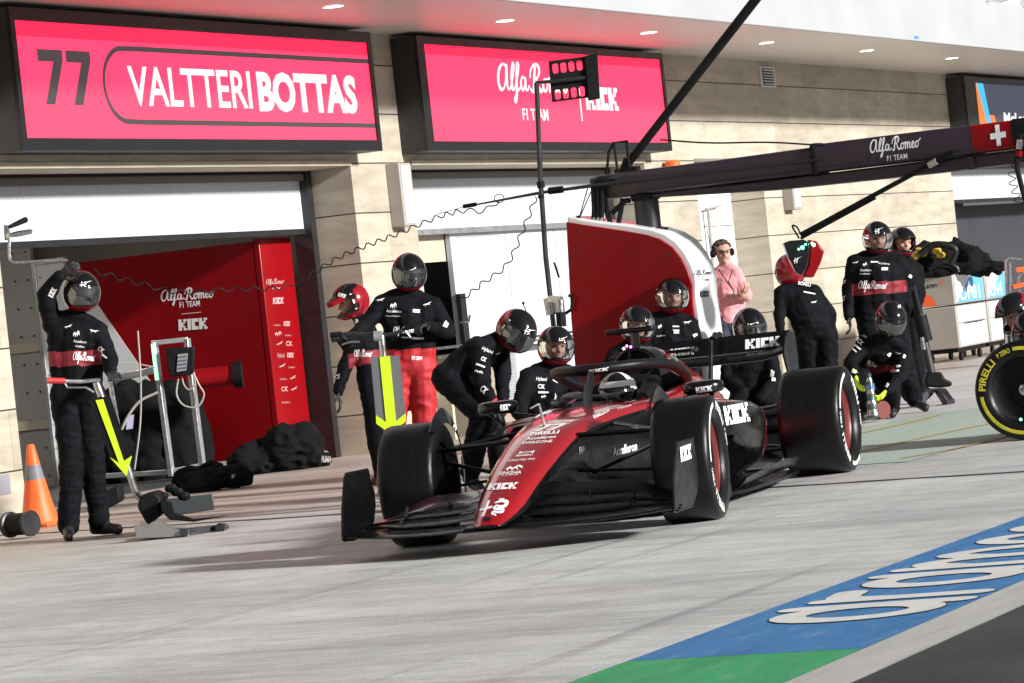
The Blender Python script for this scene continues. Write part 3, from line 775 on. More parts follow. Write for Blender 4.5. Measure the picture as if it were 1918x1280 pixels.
# --- nose and survival cell
TAB = [(1.31, .060, .162, .05, .150), (1.27, .080, .186, .07, .145), (1.15, .10, .247, .085, .14), (1.03, .115, .302, .10, .145), (.86, .128, .372, .11, .16),
       (.67, .145, .445, .125, .19), (.34, .165, .545, .15, .235), (.14, .18, .598, .17, .25), (-.15, .21, .640, .20, .23), (-.46, .255, .668, .24, .20),
       (-.83, .315, .688, .29, .15), (-1.05, .345, .694, .32, .13)]
def cell_sec(x, w, zt, wb, zb):
    cr = .012; ch = min(.055, w*.5, (zt-zb)*.42)
    cr = min(cr, (zt-zb)*.3); half = [(0, zt+cr), (w*.5, zt+cr*.75), (w*.9, zt), (w, zt-cr), (w+ch*.55, zt-ch*.8), (w+ch*.7, zt-ch*1.3), (w+ch*.62, (zt+zb)/2), (wb+.02, zb+min(.05, (zt-zb)*.25)), (wb*.8, zb), (0, zb-.002)]
    pts = half+[(-y, z) for y, z in half[-2:0:-1]]
    return [C(x, y, z) for y, z in pts]
xs = [1.31, 1.27, 1.21]+[1.15-.1*i for i in range(22)]+[-1.05]
xs = sorted(set(round(x, 3) for x in xs), reverse=True)
NH = 10; NT = 18
def seg_cell(i, j):
    k = j if j < NH-1 else NT-1-j
    return 0 if k < 4 else 1
b = MB(); strip_loft(b, [cell_sec(x, *lerp_tab(TAB, x)) for x in xs], seg_cell)
nose = b.build('nose_cone', ['car_red', 'carbon'], car, angle=38)
# --- cockpit sides with the opening between them
b = MB()
for s in (1, -1):
    tab = [(-1.0, .33, .694), (-1.2, .345, .700), (-1.45, .36, .712), (-1.7, .365, .728), (-1.95, .35, .745), (-2.1, .33, .76)]
    secs = []
    for i in range(12):
        x = -1.0-i*.1; w, zt = lerp_tab(tab, x); wi = .235
        secs.append([C(x, s*y, z) for y, z in [(wi, zt-.03), (wi+.03, zt-.004), (w-.04, zt), (w, zt-.015), (w+.03, zt-.06), (w+.035, .42), (w-.02, .14), (wi-.02, .14), (wi-.03, .5)]])
    strip_loft(b, secs, lambda i, j: 0 if j in (1, 2, 3) else 1)
b.build('cockpit_side', ['car_red', 'carbon'], car, angle=38)
b = MB(); b.box(C(-1.5, 0, .30), (1.1, .52, .1), 0, Matrix.Rotation(TH, 3, 'Z')); b.box(C(-2.0, 0, .5), (.1, .5, .5), 0, Matrix.Rotation(TH, 3, 'Z')); b.build('cockpit_tub', 'matt_black', car)
b = MB()
for s in (1, -1): b.tube([C(-1.35, s*.2, .69), C(-1.55, s*.19, .73), C(-1.8, s*.15, .76), C(-1.9, 0, .77)], [.045, .06, .07, .07], n=12)
b.build('headrest', 'matt_black', car)
# wind deflector and steering wheel
b = MB(); pts = [C(-.98+.10*abs(t)-.02, t*.26, .70) for t in (-1, -.6, -.2, .2, .6, 1)]; top = [p+V(0, 0, .055)-cf*.05 for p in pts]
b.add(pts+top, [(i, i+1, i+7, i+6) for i in range(5)]); b.build('wind_deflector', 'clear_visor', car, solid=.004)
b = MB(); b.box(C(-1.22, 0, .62), (.05, .26, .13), 0, Matrix.Rotation(TH, 3, 'Z') @ Matrix.Rotation(R(-20), 3, 'Y')); b.build('steering_wheel', 'matt_black', car, bevel=.02)
# --- halo
b = MB(); ring = bez([C(-1.98, -.33, .765), C(-1.75, -.375, .82), C(-1.45, -.365, .890), C(-1.15, -.26, .912), C(-1.0, -.10, .912), C(-.985, 0, .912), C(-1.0, .10, .912), C(-1.15, .26, .912), C(-1.45, .365, .890), C(-1.75, .375, .82), C(-1.98, .33, .765)], 7)
n_ = len(ring); b.tube(ring, [.032+.010*math.sin(math.pi*i/(n_-1)) for i in range(n_)], n=16, flat=.8)
M['halo_black'] = mat('halo_black', (.007, .007, .008), .42, spec=.25)
halo = b.build('halo', 'halo_black', car, angle=60)
b = MB(); b.loft([[p+cl*y+cf*x for x, y in ((.06, 0), (.02, .022), (-.06, .014), (-.06, -.014), (.02, -.022))] for p in (C(-.80, 0, .68), C(-.86, 0, .78), C(-.98, 0, .905))])
b.build('halo_pillar', 'halo_black', car, angle=50)
# --- airbox, engine cover with spine
AT = [(-1.98, .155, 1.005, .74), (-2.1, .16, 1.01, .70), (-2.3, .15, .995, .66), (-2.6, .12, .955, .60), (-2.9, .095, .895, .55), (-3.2, .075, .825, .5), (-3.5, .06, .75, .45), (-3.8, .05, .68, .42), (-4.05, .04, .60, .40)]
def eng_sec(x, w, zt, zb):
    half = [(0, zt), (w*.45, zt-.012), (w*.8, zt-.05), (w, zt-.12), (w*1.02, zt-.2), (w*1.25+.03, (zt+zb)/2-.04), (w*1.9+.08, zb)]
    pts = half+[(-y, z) for y, z in half[-1:0:-1]]
    return [C(x, y, z) for y, z in pts]
b = MB(); strip_loft(b, [eng_sec(x, *lerp_tab(AT, x)) for x in [-1.98-.09*i for i in range(24)]], lambda i, j: 1 if i < 3 else 0)
eng = b.build('engine_cover', ['car_red', 'carbon'], car, angle=50)
b = MB()   # dark intake mouth with a rounded lip and a centre blade
lip = [C(-1.965, .125*math.cos(a), .895+.095*math.sin(a)) for a in [2*math.pi*i/20 for i in range(21)]]
b.tube(lip, .012, n=8); b.build('intake_lip', 'black_paint', eng)
b = MB(); b.add([C(-1.976, .12*math.cos(2*math.pi*i/20), .895+.09*math.sin(2*math.pi*i/20)) for i in range(20)], [list(range(20))]); b.build('intake', 'matt_black', eng, fix=False)
b = MB(); b.bar(C(-1.96, -.05, .74), C(-1.97, -.02, 1.0), .03, .02); b.build('roll_hoop_strut', 'black_paint', eng)
b = MB(); b.loft([[C(x, y, z) for x, y in ((-1.97, 0), (-2.0, .022), (-2.10, .015), (-2.10, -.015), (-2.0, -.022))] for z in (1.0, 1.06, 1.10)])
cp = b.build('camera_post', 'black_paint', car, angle=50)
b = MB(); b.box(C(-2.06, -.03, 1.115), (.10, .32, .035), 0, Matrix.Rotation(TH, 3, 'Z')); b.build('camera_bar', 'black_paint', cp, bevel=.012)
b = MB()
for y, z in ((-.035, 1.02), (-.055, 1.008), (-.01, 1.012)): b.sphere(C(-1.955, y, z), .008, n=8)
b.build('status_light', emission('violet_led', (.8, .1, 1.), 10), cp)
b = MB(); b.box(C(-2.45, .17, .945), (.16, .22, .022), 0, Matrix.Rotation(TH, 3, 'Z')); b.box(C(-2.45, -.17, .945), (.16, .22, .022), 0, Matrix.Rotation(TH, 3, 'Z')); b.build('airbox_winglet', 'black_paint', car, bevel=.006)
# --- sidepods
SP = [(-1.22, .66, .60, .36, .50), (-1.34, .735, .625, .30, .52), (-1.55, .775, .625, .22, .50), (-1.85, .785, .612, .16, .48), (-2.15, .765, .590, .12, .44), (-2.45, .70, .555, .10, .40),
      (-2.75, .58, .505, .10, .36), (-3.05, .45, .445, .10, .33), (-3.3, .33, .39, .10, .30)]
def pod_sec(s, x, wo, zt, zb, zs):
    """wo outer half width, zt top, zb bottom of the bulge, zs crest of the side"""
    under = max(.28, wo-.20)
    pts = [(.20, zt+.075), (.34, zt+.05), (wo*.72, zt+.02), (wo*.90, zt-.008), (wo*.975, zt-.05), (wo, (zt+zs)/2-.04), (wo*.985, zs-.10), (wo-.05, zb+.12), (under+.02, zb+.03), (under-.03, .09), (.20, .09)]
    return [C(x, s*y, z) for y, z in pts]
pods = []
for s in (1, -1):
    b = MB(); secs = [pod_sec(s, x, *lerp_tab(SP, x)) for x in [-1.22-.08*i for i in range(27)]]
    strip_loft(b, secs, lambda i, j: 1 if (i < 3 and j > 0) else (0 if (j <= 2 or (i > 11 and j < 7)) else 1))
    p = b.build('sidepod', ['car_red', 'black_paint'], car, angle=50); pods.append(p)
    b = MB(); q = [C(-1.215, s*y, z) for y, z in ((.38, .62), (.60, .60), (.655, .55), (.62, .42), (.40, .40))]; b.add(q, [(0, 1, 2, 3, 4)]); b.build('inlet', 'matt_black', p, fix=False)
    b = MB(); b.loft([[C(-1.10, s*y, z), C(-1.22, s*y, z+.02), C(-1.22, s*y, z-.01)] for y, z in ((.34, .635), (.5, .632), (.66, .612), (.73, .57))]); b.build('inlet_lip', 'black_paint', p)
# --- floor, edge wings, fences and diffuser
b = MB(); fl = [(-.62, .30), (-.80, .50), (-1.05, .68), (-1.4, .79), (-2.4, .80), (-3.05, .74), (-3.22, .52), (-4.0, .50)]
poly = [C(x, y, .055) for x, y in fl]+[C(x, -y, .055) for x, y in reversed(fl)]; b.prism(poly, (0, 0, .022)); floor = b.build('floor', 'carbon', car)
for s in (1, -1):
    b = MB(); b.loft([[C(x, s*y, z), C(x, s*(y+.06), z+dz), C(x, s*(y+.055), z+dz-.012), C(x, s*y, z-.014)] for x, y, z, dz in ((-1.3, .76, .10, .05), (-1.8, .775, .12, .06), (-2.4, .76, .13, .06), (-3.0, .72, .12, .05))]); b.build('edge_wing', 'carbon', floor)
    for k in range(4):
        y0 = .30+.11*k; b = MB(); b.loft([[C(x, s*y, z0), C(x, s*y, z1), C(x, s*(y+.008), z1), C(x, s*(y+.008), z0)] for x, y, z0, z1 in ((-.55-.05*k, y0, .05, .16-.012*k), (-.8, y0+.05, .045, .22), (-1.1-.03*k, y0+.11, .05, .13))]); b.build('fence', 'carbon', floor)
    b = MB(); b.box(C(-.75, s*.42, .165), (.34, .34, .012), 0, Matrix.Rotation(TH, 3, 'Z')); b.build('bib_plate', 'carbon', floor)
b = MB(); b.loft([[C(x, -.5, z), C(x, .5, z), C(x, .5, z+.015), C(x, -.5, z+.015)] for x, z in ((-3.2, .08), (-3.6, .12), (-4.0, .24), (-4.15, .33))]); b.build('diffuser', 'carbon', floor)
# --- front wing
def airfoil(le, te, y, t):
    le = Vector(le); te = Vector(te); out = []
    d = te-le; nrm = V(0, 0, 1)
    for u, h in ((0, 0), (.04, .35), (.15, .6), (.4, .62), (.75, .35), (1, .05), (.75, -.1), (.4, -.32), (.15, -.42), (.04, -.3)):
        out.append(C(le.x+d.x*u, y, le.z+d.z*u+h*t*.9))
    return out
def wing_el(tab, t, name, par, m_='carbon', n=14):
    """tab rows y, xle, zle, xte, zte"""
    ys = [r_[0] for r_ in tab]; secs = []
    tb = [(-abs(r_[0]),)+tuple(r_[1:]) for r_ in tab]
    for i in range(n+1):
        y = ys[0]+(ys[-1]-ys[0])*i/n; xl, zl, xt, zt = lerp_tab(tb, -abs(y)); secs.append(airfoil((xl, 0, zl), (xt, 0, zt), y, t))
    b = MB(); b.loft(secs); return b.build(name, m_, par, angle=50)
fw_ = MB(); fw_.loft([airfoil((1.27, 0, .135), (.98, 0, .165), y, .03) for y in (-.16, -.08, 0, .08, .16)]); fwing = fw_.build('front_wing', 'carbon', car, angle=50)
for s in (1, -1):
    wing_el([(s*.15, 1.27, .135, .99, .160), (s*.40, 1.20, .128, .92, .152), (s*.65, 1.13, .130, .82, .152), (s*.85, 1.05, .138, .74, .158), (s*.96, .99, .145, .68, .165)], .022, 'main_plane', fwing)
    wing_el([(s*.10, 1.04, .185, .88, .225), (s*.40, .96, .168, .82, .205), (s*.65, .87, .165, .74, .20), (s*.85, .79, .165, .66, .182), (s*.96, .73, .16, .62, .172)], .014, 'second_flap', fwing)
    wing_el([(s*.11, .91, .230, .74, .275), (s*.40, .83, .212, .68, .25), (s*.65, .75, .205, .62, .24), (s*.85, .69, .185, .57, .20), (s*.96, .65, .17, .55, .18)], .013, 'third_flap', fwing)
    wing_el([(s*.12, .76, .280, .58, .34), (s*.35, .70, .252, .53, .315), (s*.60, .66, .240, .50, .305), (s*.80, .61, .20, .48, .235), (s*.93, .58, .178, .47, .19)], .012, 'top_flap', fwing, 'car_purple' if s < 0 else 'carbon')  # same material on both sides; differing reflection painted in as purple and carbon
    # end plate
    o_ = [(.985, .145), (.99, .133), (.96, .125), (.58, .13), (.47, .19), (.41, .28), (.40, .36), (.44, .44), (.45, .495), (.81, .495), (.84, .47), (.94, .30)]
    b = MB(); b.prism([C(x, s*(.975+.02*(z-.1)), z) for x, z in o_], cl*(-s*.010)); b.build('end_plate', 'carbon', fwing, bevel=.003, smooth=False)
    b = MB(); b.tube([C(.60, s*.974, .127), C(.96, s*.975, .124), C(.995, s*.975, .135), C(.990, s*.976, .16), C(.945, s*.978, .30), C(.845, s*.982, .472), C(.81, s*.983, .498), C(.45, s*.983, .498)], .0055, n=8); b.build('end_plate_edge', 'black_paint', fwing)
    for yy in (.42, .68):
        b = MB(); b.bar(C(.86, s*yy, .13), C(.80, s*yy, .21), .01, .02); b.bar(C(.74, s*yy, .21), C(.68, s*yy, .27), .01, .02); b.build('flap_bracket', 'dark_metal', fwing)
    b = MB()
    for k in range(3): b.tube(bez([C(.93-.04*k, s*.985, .13+.012*k), C(.92-.04*k, s*.93, .125+.012*k), C(.90-.04*k, s*.90, .155+.01*k)], 5), .006, n=6)
    b.build('turning_vane', 'black_paint', fwing)
# --- rear wing
rw = None
def rear(x, zsh=0): return x
b = MB(); secs = []
for i in range(17):
    y = -.50+i/16*1.0; e = max(0, abs(y)-.30)/.20
    z = .80+.035*e*e; secs.append(airfoil((-3.93, 0, z), (-4.18, 0, z+.075), y, .03))
b.loft(secs); rwing = b.build('rear_wing', 'carbon', car, angle=50)
b = MB(); b.loft([airfoil((-4.10, 0, .865), (-4.24, 0, .985), y, .012) for y in [-.50+i/10 for i in range(11)]]); flap = b.build('rear_flap', 'black_paint', rwing)
for s in (1, -1):
    o_ = [(-3.90, .82), (-3.93, .88), (-4.00, .935), (-4.10, .972), (-4.24, .975), (-4.30, .93), (-4.31, .70), (-4.22, .50), (-4.08, .36), (-3.98, .36), (-4.06, .56), (-3.98, .70)]
    b = MB(); b.prism([C(x, s*(.505-.06*max(0, (.6-z)/.24)), z) for x, z in o_], cl*(s*.012)); b.build('rear_end_plate', 'carbon', rwing, smooth=False)
b = MB(); b.tube([C(-3.75, .0, .55), C(-3.88, 0, .80), C(-3.95, 0, .96), C(-4.08, 0, 1.01), C(-4.16, 0, .985)], [.02, .016, .016, .018, .02], n=10); b.build('wing_pylon', 'black_paint', rwing)
b = MB(); b.tube([C(-3.98, 0, .975), C(-4.2, 0, 1.0)], .026, n=12); b.build('flap_actuator', 'black_paint', rwing)
b = MB(); b.loft([airfoil((-3.95, 0, .40), (-4.12, 0, .47), y, .02) for y in (-.42, -.2, 0, .2, .42)]); b.build('beam_wing', 'carbon', rwing)
b = MB(); b.box(C(-4.18, 0, .36), (.05, .08, .10), 0, Matrix.Rotation(TH, 3, 'Z')); b.build('rain_light', 'gloss_red', car, bevel=.008)
b = MB(); b.tube([C(-3.2, 0, .30), C(-3.7, 0, .30), C(-4.1, 0, .33)], [.20, .14, .08], n=14); b.build('gearbox', 'carbon', car)
# --- mirrors
for s in (1, -1):
    cm = C(-1.08, s*.66, .735)
    b = MB(); secs = []
    for dx, k in ((.075, .35), (.05, .8), (.0, 1), (-.05, 1), (-.055, .95)):
        secs.append([cm+cf*dx+cl*(s*.125*k*math.copysign(abs(math.cos(a))**.5, math.cos(a)))+V(0, 0, .042*k*math.copysign(abs(math.sin(a))**.5, math.sin(a))) for a in [2*math.pi*i/20 for i in range(20)]])
    b.loft(secs); mir = b.build('mirror', 'black_paint', car, angle=50)
    if s > 0: mirL = mir
    else: mirR = mir
    b = MB(); b.box(cm-cf*.057, (.003, .20, .06), 0, Matrix.Rotation(TH, 3, 'Z')); b.build('mirror_glass', 'visor', mir)
    b = MB(); b.bar(C(-1.08, s*.60, .70), C(-1.12, s*.40, .66), .03, .008); b.bar(C(-1.07, s*.72, .70), C(-1.2, s*.66, .62), .03, .008); b.build('mirror_stay', 'carbon', mir)
# --- suspension
def arm(a, c_, wd, name='wishbone', h=.018):
    b = MB(); a = C(*a); c_ = C(*c_); d = (c_-a).normalized(); s_ = cf-d*cf.dot(d); s_.normalize(); u = s_.cross(d)
    prof = [(.5, 0), (.25, .5), (-.2, .45), (-.5, 0), (-.2, -.45), (.25, -.5)]
    b.loft([[p+s_*(x*wd)+u*(z*h) for x, z in prof] for p in (a, c_)]); return b.build(name, 'carbon', car, angle=60)
for s in (1, -1):
    arm((.02, s*.66, .545), (.10, s*.20, .565), .075, h=.03); arm((-.02, s*.66, .545), (-.42, s*.25, .60), .06, h=.022)
    arm((.0, s*.66, .20), (.14, s*.18, .27), .06, h=.024); arm((.0, s*.66, .20), (-.42, s*.25, .27), .06, h=.02)
    arm((.02, s*.64, .47), (-.10, s*.22, .33), .045, 'push_rod', .022); arm((.12, s*.64, .33), (.14, s*.18, .36), .035, 'track_rod', .018)
    arm((-3.58, s*.62, .50), (-3.25, s*.20, .46), .07); arm((-3.62, s*.62, .50), (-3.95, s*.10, .46), .06)
    arm((-3.58, s*.62, .20), (-3.2, s*.2, .20), .06); arm((-3.62, s*.62, .20), (-3.95, s*.1, .24), .06); arm((-3.6, s*.64, .33), (-3.6, s*.1, .33), .06, 'drive_shaft', .05)
# --- wheels
def ring_text(mb, c, axis, upv, g, r_in, h, a0, a1, side_off, mi=0, prof=None):
    """bend a glyph round the wheel: x from a0 to a1 degrees, y from r_in outwards"""
    vs, fs = refine(*g, .06); ax = axis.normalized(); fx = upv.cross(ax).normalized()
    out = []
    for x, y in vs:
        a = R(a0+(a1-a0)*x); rr = r_in+h*y
        out.append(c+ax*(side_off(rr) if callable(side_off) else side_off)+(upv*math.cos(a)+fx*math.sin(a))*rr)
    mb.add(out, fs, mi)
def wheel(x, y, hw, s, par, rr=.36, name='wheel', white=True, rim_red='rim_red', ctr=None, axis=None, upv=V(0, 0, 1), stripe='tyre_white', word=True, rot=0, arcs=None):
    c = ctr or C(x, y, rr); ax = axis or cl*s       # ax points outboard
    prof = [(-hw*.88, .235), (-hw*.99, .262), (-hw*1.0, .30), (-hw*.985, .334), (-hw*.93, .3515), (-hw*.80, .3585), (-hw*.5, .360), (0, .3605), (hw*.5, .360), (hw*.80, .3585), (hw*.93, .3515), (hw*.985, .334), (hw*1.0, .30), (hw*.99, .262), (hw*.88, .235), (hw*.80, .228)]
    prof = [(t, r_*rr/.36) for t, r_ in prof]
    w_ = bpy.data.objects.new(name, None); COL.objects.link(w_); w_.empty_display_size = .1; w_.parent = par
    WORLD[w_.name] = WORLD[par.name]
    if par is None: pass
    b = MB(); b.lathe(c, ax, prof, n=72); b.build('tyre', 'rubber', w_, angle=50)
    def off(r_):
        r_ = r_*.36/rr
        tb = [(.36, 0), (.3515, .93), (.334, .985), (.30, 1.0), (.262, .99), (.235, .88)]
        for i in range(5):
            if tb[i][0] >= r_ >= tb[i+1][0]:
                t = (tb[i][0]-r_)/(tb[i][0]-tb[i+1][0]); return hw*(tb[i][1]+(tb[i+1][1]-tb[i][1])*t)+.0035
        return hw+.003
    b = MB(); b.lathe(c, ax, [(hw*.80, .236), (hw*.74, .228), (hw*.70, .215), (hw*.62, .188), (hw*.58, .13)], 0, n=48, mis=[0, 0, 0, 1])
    b.lathe(c, ax, [(hw*.58, .13), (hw*.52, .12), (hw*.52, .05), (hw*.66, .042), (hw*.70, .030), (hw*.70, 0)], 1, n=48, mis=[1, 1, 1, 2, 2])
    b.lathe(c, ax, [(-hw*.8, .228), (-hw*.5, .20), (-hw*.5, 0)], 1, n=40)
    b.build('rim', [rim_red, 'matt_black', 'steel'], w_, angle=40)
    if white:
        b = MB(); sq = g_poly([(0, 0), (1, 0), (1, 1), (0, 1)]); sq = refine(*sq, .05)
        up_ = upv; 
        for a0, a1 in (arcs or ((rot-62, rot+32), (rot+118, rot+212))):
            for k in range(24):
                q0 = a0+(a1-a0)*k/24; q1 = a0+(a1-a0)*(k+1)/24
                ring_text(b, c, ax, up_, g_poly([(0, 0), (1, 0), (1, 1), (0, 1)]), .292*rr/.36, .026*rr/.36, q0, q1, off)
        if word:
            for a in (rot+40, rot+220): ring_text(b, c, ax, up_, norm_w(g_text('PIRELLI', .03)), .274*rr/.36, .050*rr/.36, a, a+46, off)
            for a in (rot+94, rot+274): ring_text(b, c, ax, up_, norm_w(g_text('P ZERO', .03)), .287*rr/.36, .034*rr/.36, a, a+20, off)
        b.build('tyre_marking', stripe, w_, fix=False)
    return w_
SR = Matrix.Rotation(R(5), 3, 'Z')
wheel(0, .83, .170, 1, car, rot=-33, arcs=((268, 352),), axis=SR @ cl); wheel(0, -.83, .170, -1, car, rot=0, axis=SR @ -cl)
wheel(-3.6, .785, .214, 1, car, rot=-12, arcs=((286, 350), (150, 196))); wheel(-3.6, -.785, .214, -1, car, rot=0)
# brake drums and over-wheel deflectors on the inner side
for s in (1, -1):
    b = MB(); b.lathe(C(0, s*.69, .36), cl*s, [(-.03, .0), (-.03, .19), (.07, .21)], n=32); b.build('brake_drum', 'carbon', car)
    b = MB(); b.lathe(C(-3.6, s*.59, .36), cl*s, [(-.03, .0), (-.03, .19), (.07, .21)], n=32); b.build('brake_drum', 'carbon', car)
    b = MB(); secs = []
    for i in range(26):
        a = R(58+i*5.6); r1 = .345; r2 = .455-.05*(i/25); k = min(1, i/7)
        r2 = r1+(r2-r1)*(.15+.85*k)
        cx, cz = math.cos(a), math.sin(a); y0 = .650-.02*math.sin(a)
        secs.append([C(cx*r1*.96, s*y0, .36+cz*r1), C(cx*r2, s*(y0+.035), .36+cz*r2), C(cx*r2, s*(y0+.043), .36+cz*r2-.004), C(cx*r1*.96, s*(y0+.008), .36+cz*r1)])
    b.loft(secs); dfl = b.build('wheel_deflector', 'black_paint', car, angle=50)
    if s > 0: dflL = dfl
    else: dflR = dfl
# --- pitot tube
b = MB(); b.tube([C(.0, -.02, .61), C(.08, -.02, .765)], [.010, .007], n=8); b.tube([C(.08, -.02, .765), C(.16, -.05, .745)], .004, n=6); b.build('pitot_tube', 'alu', car)
# --- lettering on the car
NO = [nose]
cc = lambda x, y: (880+x*.1953, 750+y*.1953)
def word(par, surf, *a, m_='white_text', name='lettering'):
    b = MB(); lay(b, *a, surf)
    if b.v: b.build(name, m_, par, fix=False, smooth=False)
word(nose, NO, norm_box(g_emblem()), cc(75, 1120), cc(335, 1110), cc(130, 945))
word(nose, NO, norm_w(g_kick()), cc(165, 865), cc(440, 850), cc(190, 803))
word(nose, NO, norm_w(g_text('SINGHA', .02)), cc(270, 720), cc(490, 706), cc(285, 688))
word(nose, NO, norm_w(g_text('CORPORATION')), cc(295, 732), cc(465, 720), cc(300, 722))
word(nose, NO, norm_box(g_blob()), cc(340, 683), cc(505, 672), cc(355, 630))
word(nose, NO, norm_w(g_text('WINDTRE PRO')), cc(360, 594), cc(620, 574), cc(372, 572))
word(nose, NO, norm_w(g_text('MARELLI', .02)), cc(442, 545), cc(600, 530), cc(450, 525))
word(nose, NO, g_poly([(0, 0), (.25, .45), (.75, .45), (1, 0), (1, 1), (.75, .7), (.25, .7), (0, 1)]), cc(465, 520), cc(610, 508), cc(480, 495))
word(nose, NO, norm_w(g_text('EVERZONE', .02)), cc(498, 424), cc(785, 405), cc(510, 400))
word(nose, NO, norm_w(g_text('Accelleron', .02)), cc(535, 385), cc(820, 362), cc(548, 358))
word(nose, NO, norm_w(g_text('PIRELLI', .04)), cc(575, 342), cc(850, 318), cc(590, 312))
word(nose, NO, norm_w(g_seven2()), cc(598, 304), cc(850, 286), cc(680, 240))
word(nose, NO, norm_w(g_text('VALTTERI', .02)), cc(735, 222), cc(980, 208), cc(760, 200))
word(nose, NO, norm_w(g_text('REBELLION', .02)), cc(1190, 180), cc(1338, 108), cc(1180, 145))
word(nose, NO, norm_w(g_text('EYEWEAR', .0)), cc(1420, 92), cc(1552, 56), cc(1415, 74))
word(nose, NO, norm_w(g_text('Accelleron', .02)), (1148, 855), (1193, 843), (1147, 838))

b = MB(); lay(b, g_text('FIA', .02), (1085, 851), (1091, 849), (1084, 838), NO); b.build('grey_lettering', 'grey_text', nose, fix=False, smooth=False)
b = MB(); lay(b, norm_box(g_poly([(0, .3), (.5, 0), (1, .3), (.8, 1), (.2, 1)])), cc(125, 1165), cc(200, 1160), cc(135, 1125), NO); b.build('nose_hole', 'matt_black', nose, fix=False, smooth=False)
PODS = [pods[0]]
b = MB(); lay(b, norm_w(g_kick()), (1360, 797), (1405, 789), (1354, 762), PODS); lay(b, norm_w(g_text('ATAN', .02)), (1331, 746), (1352, 744), (1332, 736), PODS)
lay(b, norm_w(g_text('Accelleron', 0)), (1368, 748), (1390, 740), (1366, 742), PODS)
b.build('lettering', 'white_text', pods[0], fix=False, smooth=False)
b = MB(); lay(b, norm_w(g_kick()), (1304, 736), (1334, 732), (1303, 726), [mirL]); b.build('lettering', 'white_text', mirL, fix=False, smooth=False)
b = MB(); lay(b, norm_w(g_kick()), (937, 770), (952, 768), (937, 759), [mirR]); b.build('lettering', 'white_text', mirR, fix=False, smooth=False)
b = MB(); lay(b, norm_w(g_kick()), (1102, 699), (1138, 694), (1104, 693), [halo]); lay(b, norm_w(g_text('Hyland', .01)), (1234, 701), (1249, 706), (1236, 694), [halo]); b.build('lettering', 'white_text', halo, fix=False, smooth=False)
FL_ = [flap]
b = MB(); lay(b, norm_w(g_kick()), (1396, 655), (1460, 648), (1396, 637), FL_); lay(b, norm_w(g_kick()), (1256, 669), (1300, 664), (1256, 655), FL_); b.build('lettering', 'white_text', flap, fix=False, smooth=False)
word(eng, [eng], norm_w(g_seven2()), (1216, 744), (1238, 740), (1219, 730))
b = MB(); lay(b, g_leaf(), (1260, 690), (1270, 689), (1259, 672), [eng]); b.build('leaf_mark', mat('leaf_green', (.01, .28, .18), .4), eng, fix=False, smooth=False)
ep = [o for o in bpy.data.objects if o.name.startswith('end_plate') and 'edge' not in o.name]
b = MB(); lay(b, norm_w(g_kick()), (1275, 866), (1295, 859), (1273, 838), ep); b.build('lettering', 'white_text', ep[0], fix=False, smooth=False)
b = MB(); lay(b, norm_box(g_emblem()), (842, 822), (856, 815), (840, 800), [dflR]); b.build('lettering', 'white_text', dflR, fix=False, smooth=False)
EW = [o for o in bpy.data.objects if o.name.startswith('edge_wing')]
for i, (x, y) in enumerate([(1388, 889), (1401, 884), (1414, 879), (1427, 873), (1439, 866)]):
    word(EW[0], EW+[floor], norm_w(g_text(('CK', 'TX', 'ALF', 'SNA', 'RM')[i], .03)), (x, y), (x+9, y-4), (x-1, y-7))
# ------------------------------------------------------------------ people
def capsule(vs, fs, a, b_, ra, rb, n=12):
    a = Vector(a); b_ = Vector(b_); d = b_-a; L = d.length; d = d/L if L > 1e-6 else V(0, 0, 1)
    u = d.cross(V(0, 0, 1)); u = (u if u.length > .1 else d.cross(V(0, 1, 0))).normalized(); w_ = u.cross(d)
    rows = [(a, ra, t) for t in (-90, -60, -30, 0)]+[(b_, rb, t) for t in (0, 30, 60, 90)]
    base = len(vs)
    for c, r_, t in rows:
        for j in range(n):
            q = 2*math.pi*j/n; rr = max(r_*math.cos(R(t)), 1e-3)
            vs.append(c+d*(r_*math.sin(R(t)))+(u*math.cos(q)+w_*math.sin(q))*rr)
    k = len(rows)
    for i in range(k-1):
        for j in range(n): fs.append((base+i*n+j, base+i*n+(j+1) % n, base+(i+1)*n+(j+1) % n, base+(i+1)*n+j))
    fs.append(tuple(base+j for j in range(n-1, -1, -1))); fs.append(tuple(base+(k-1)*n+j for j in range(n)))
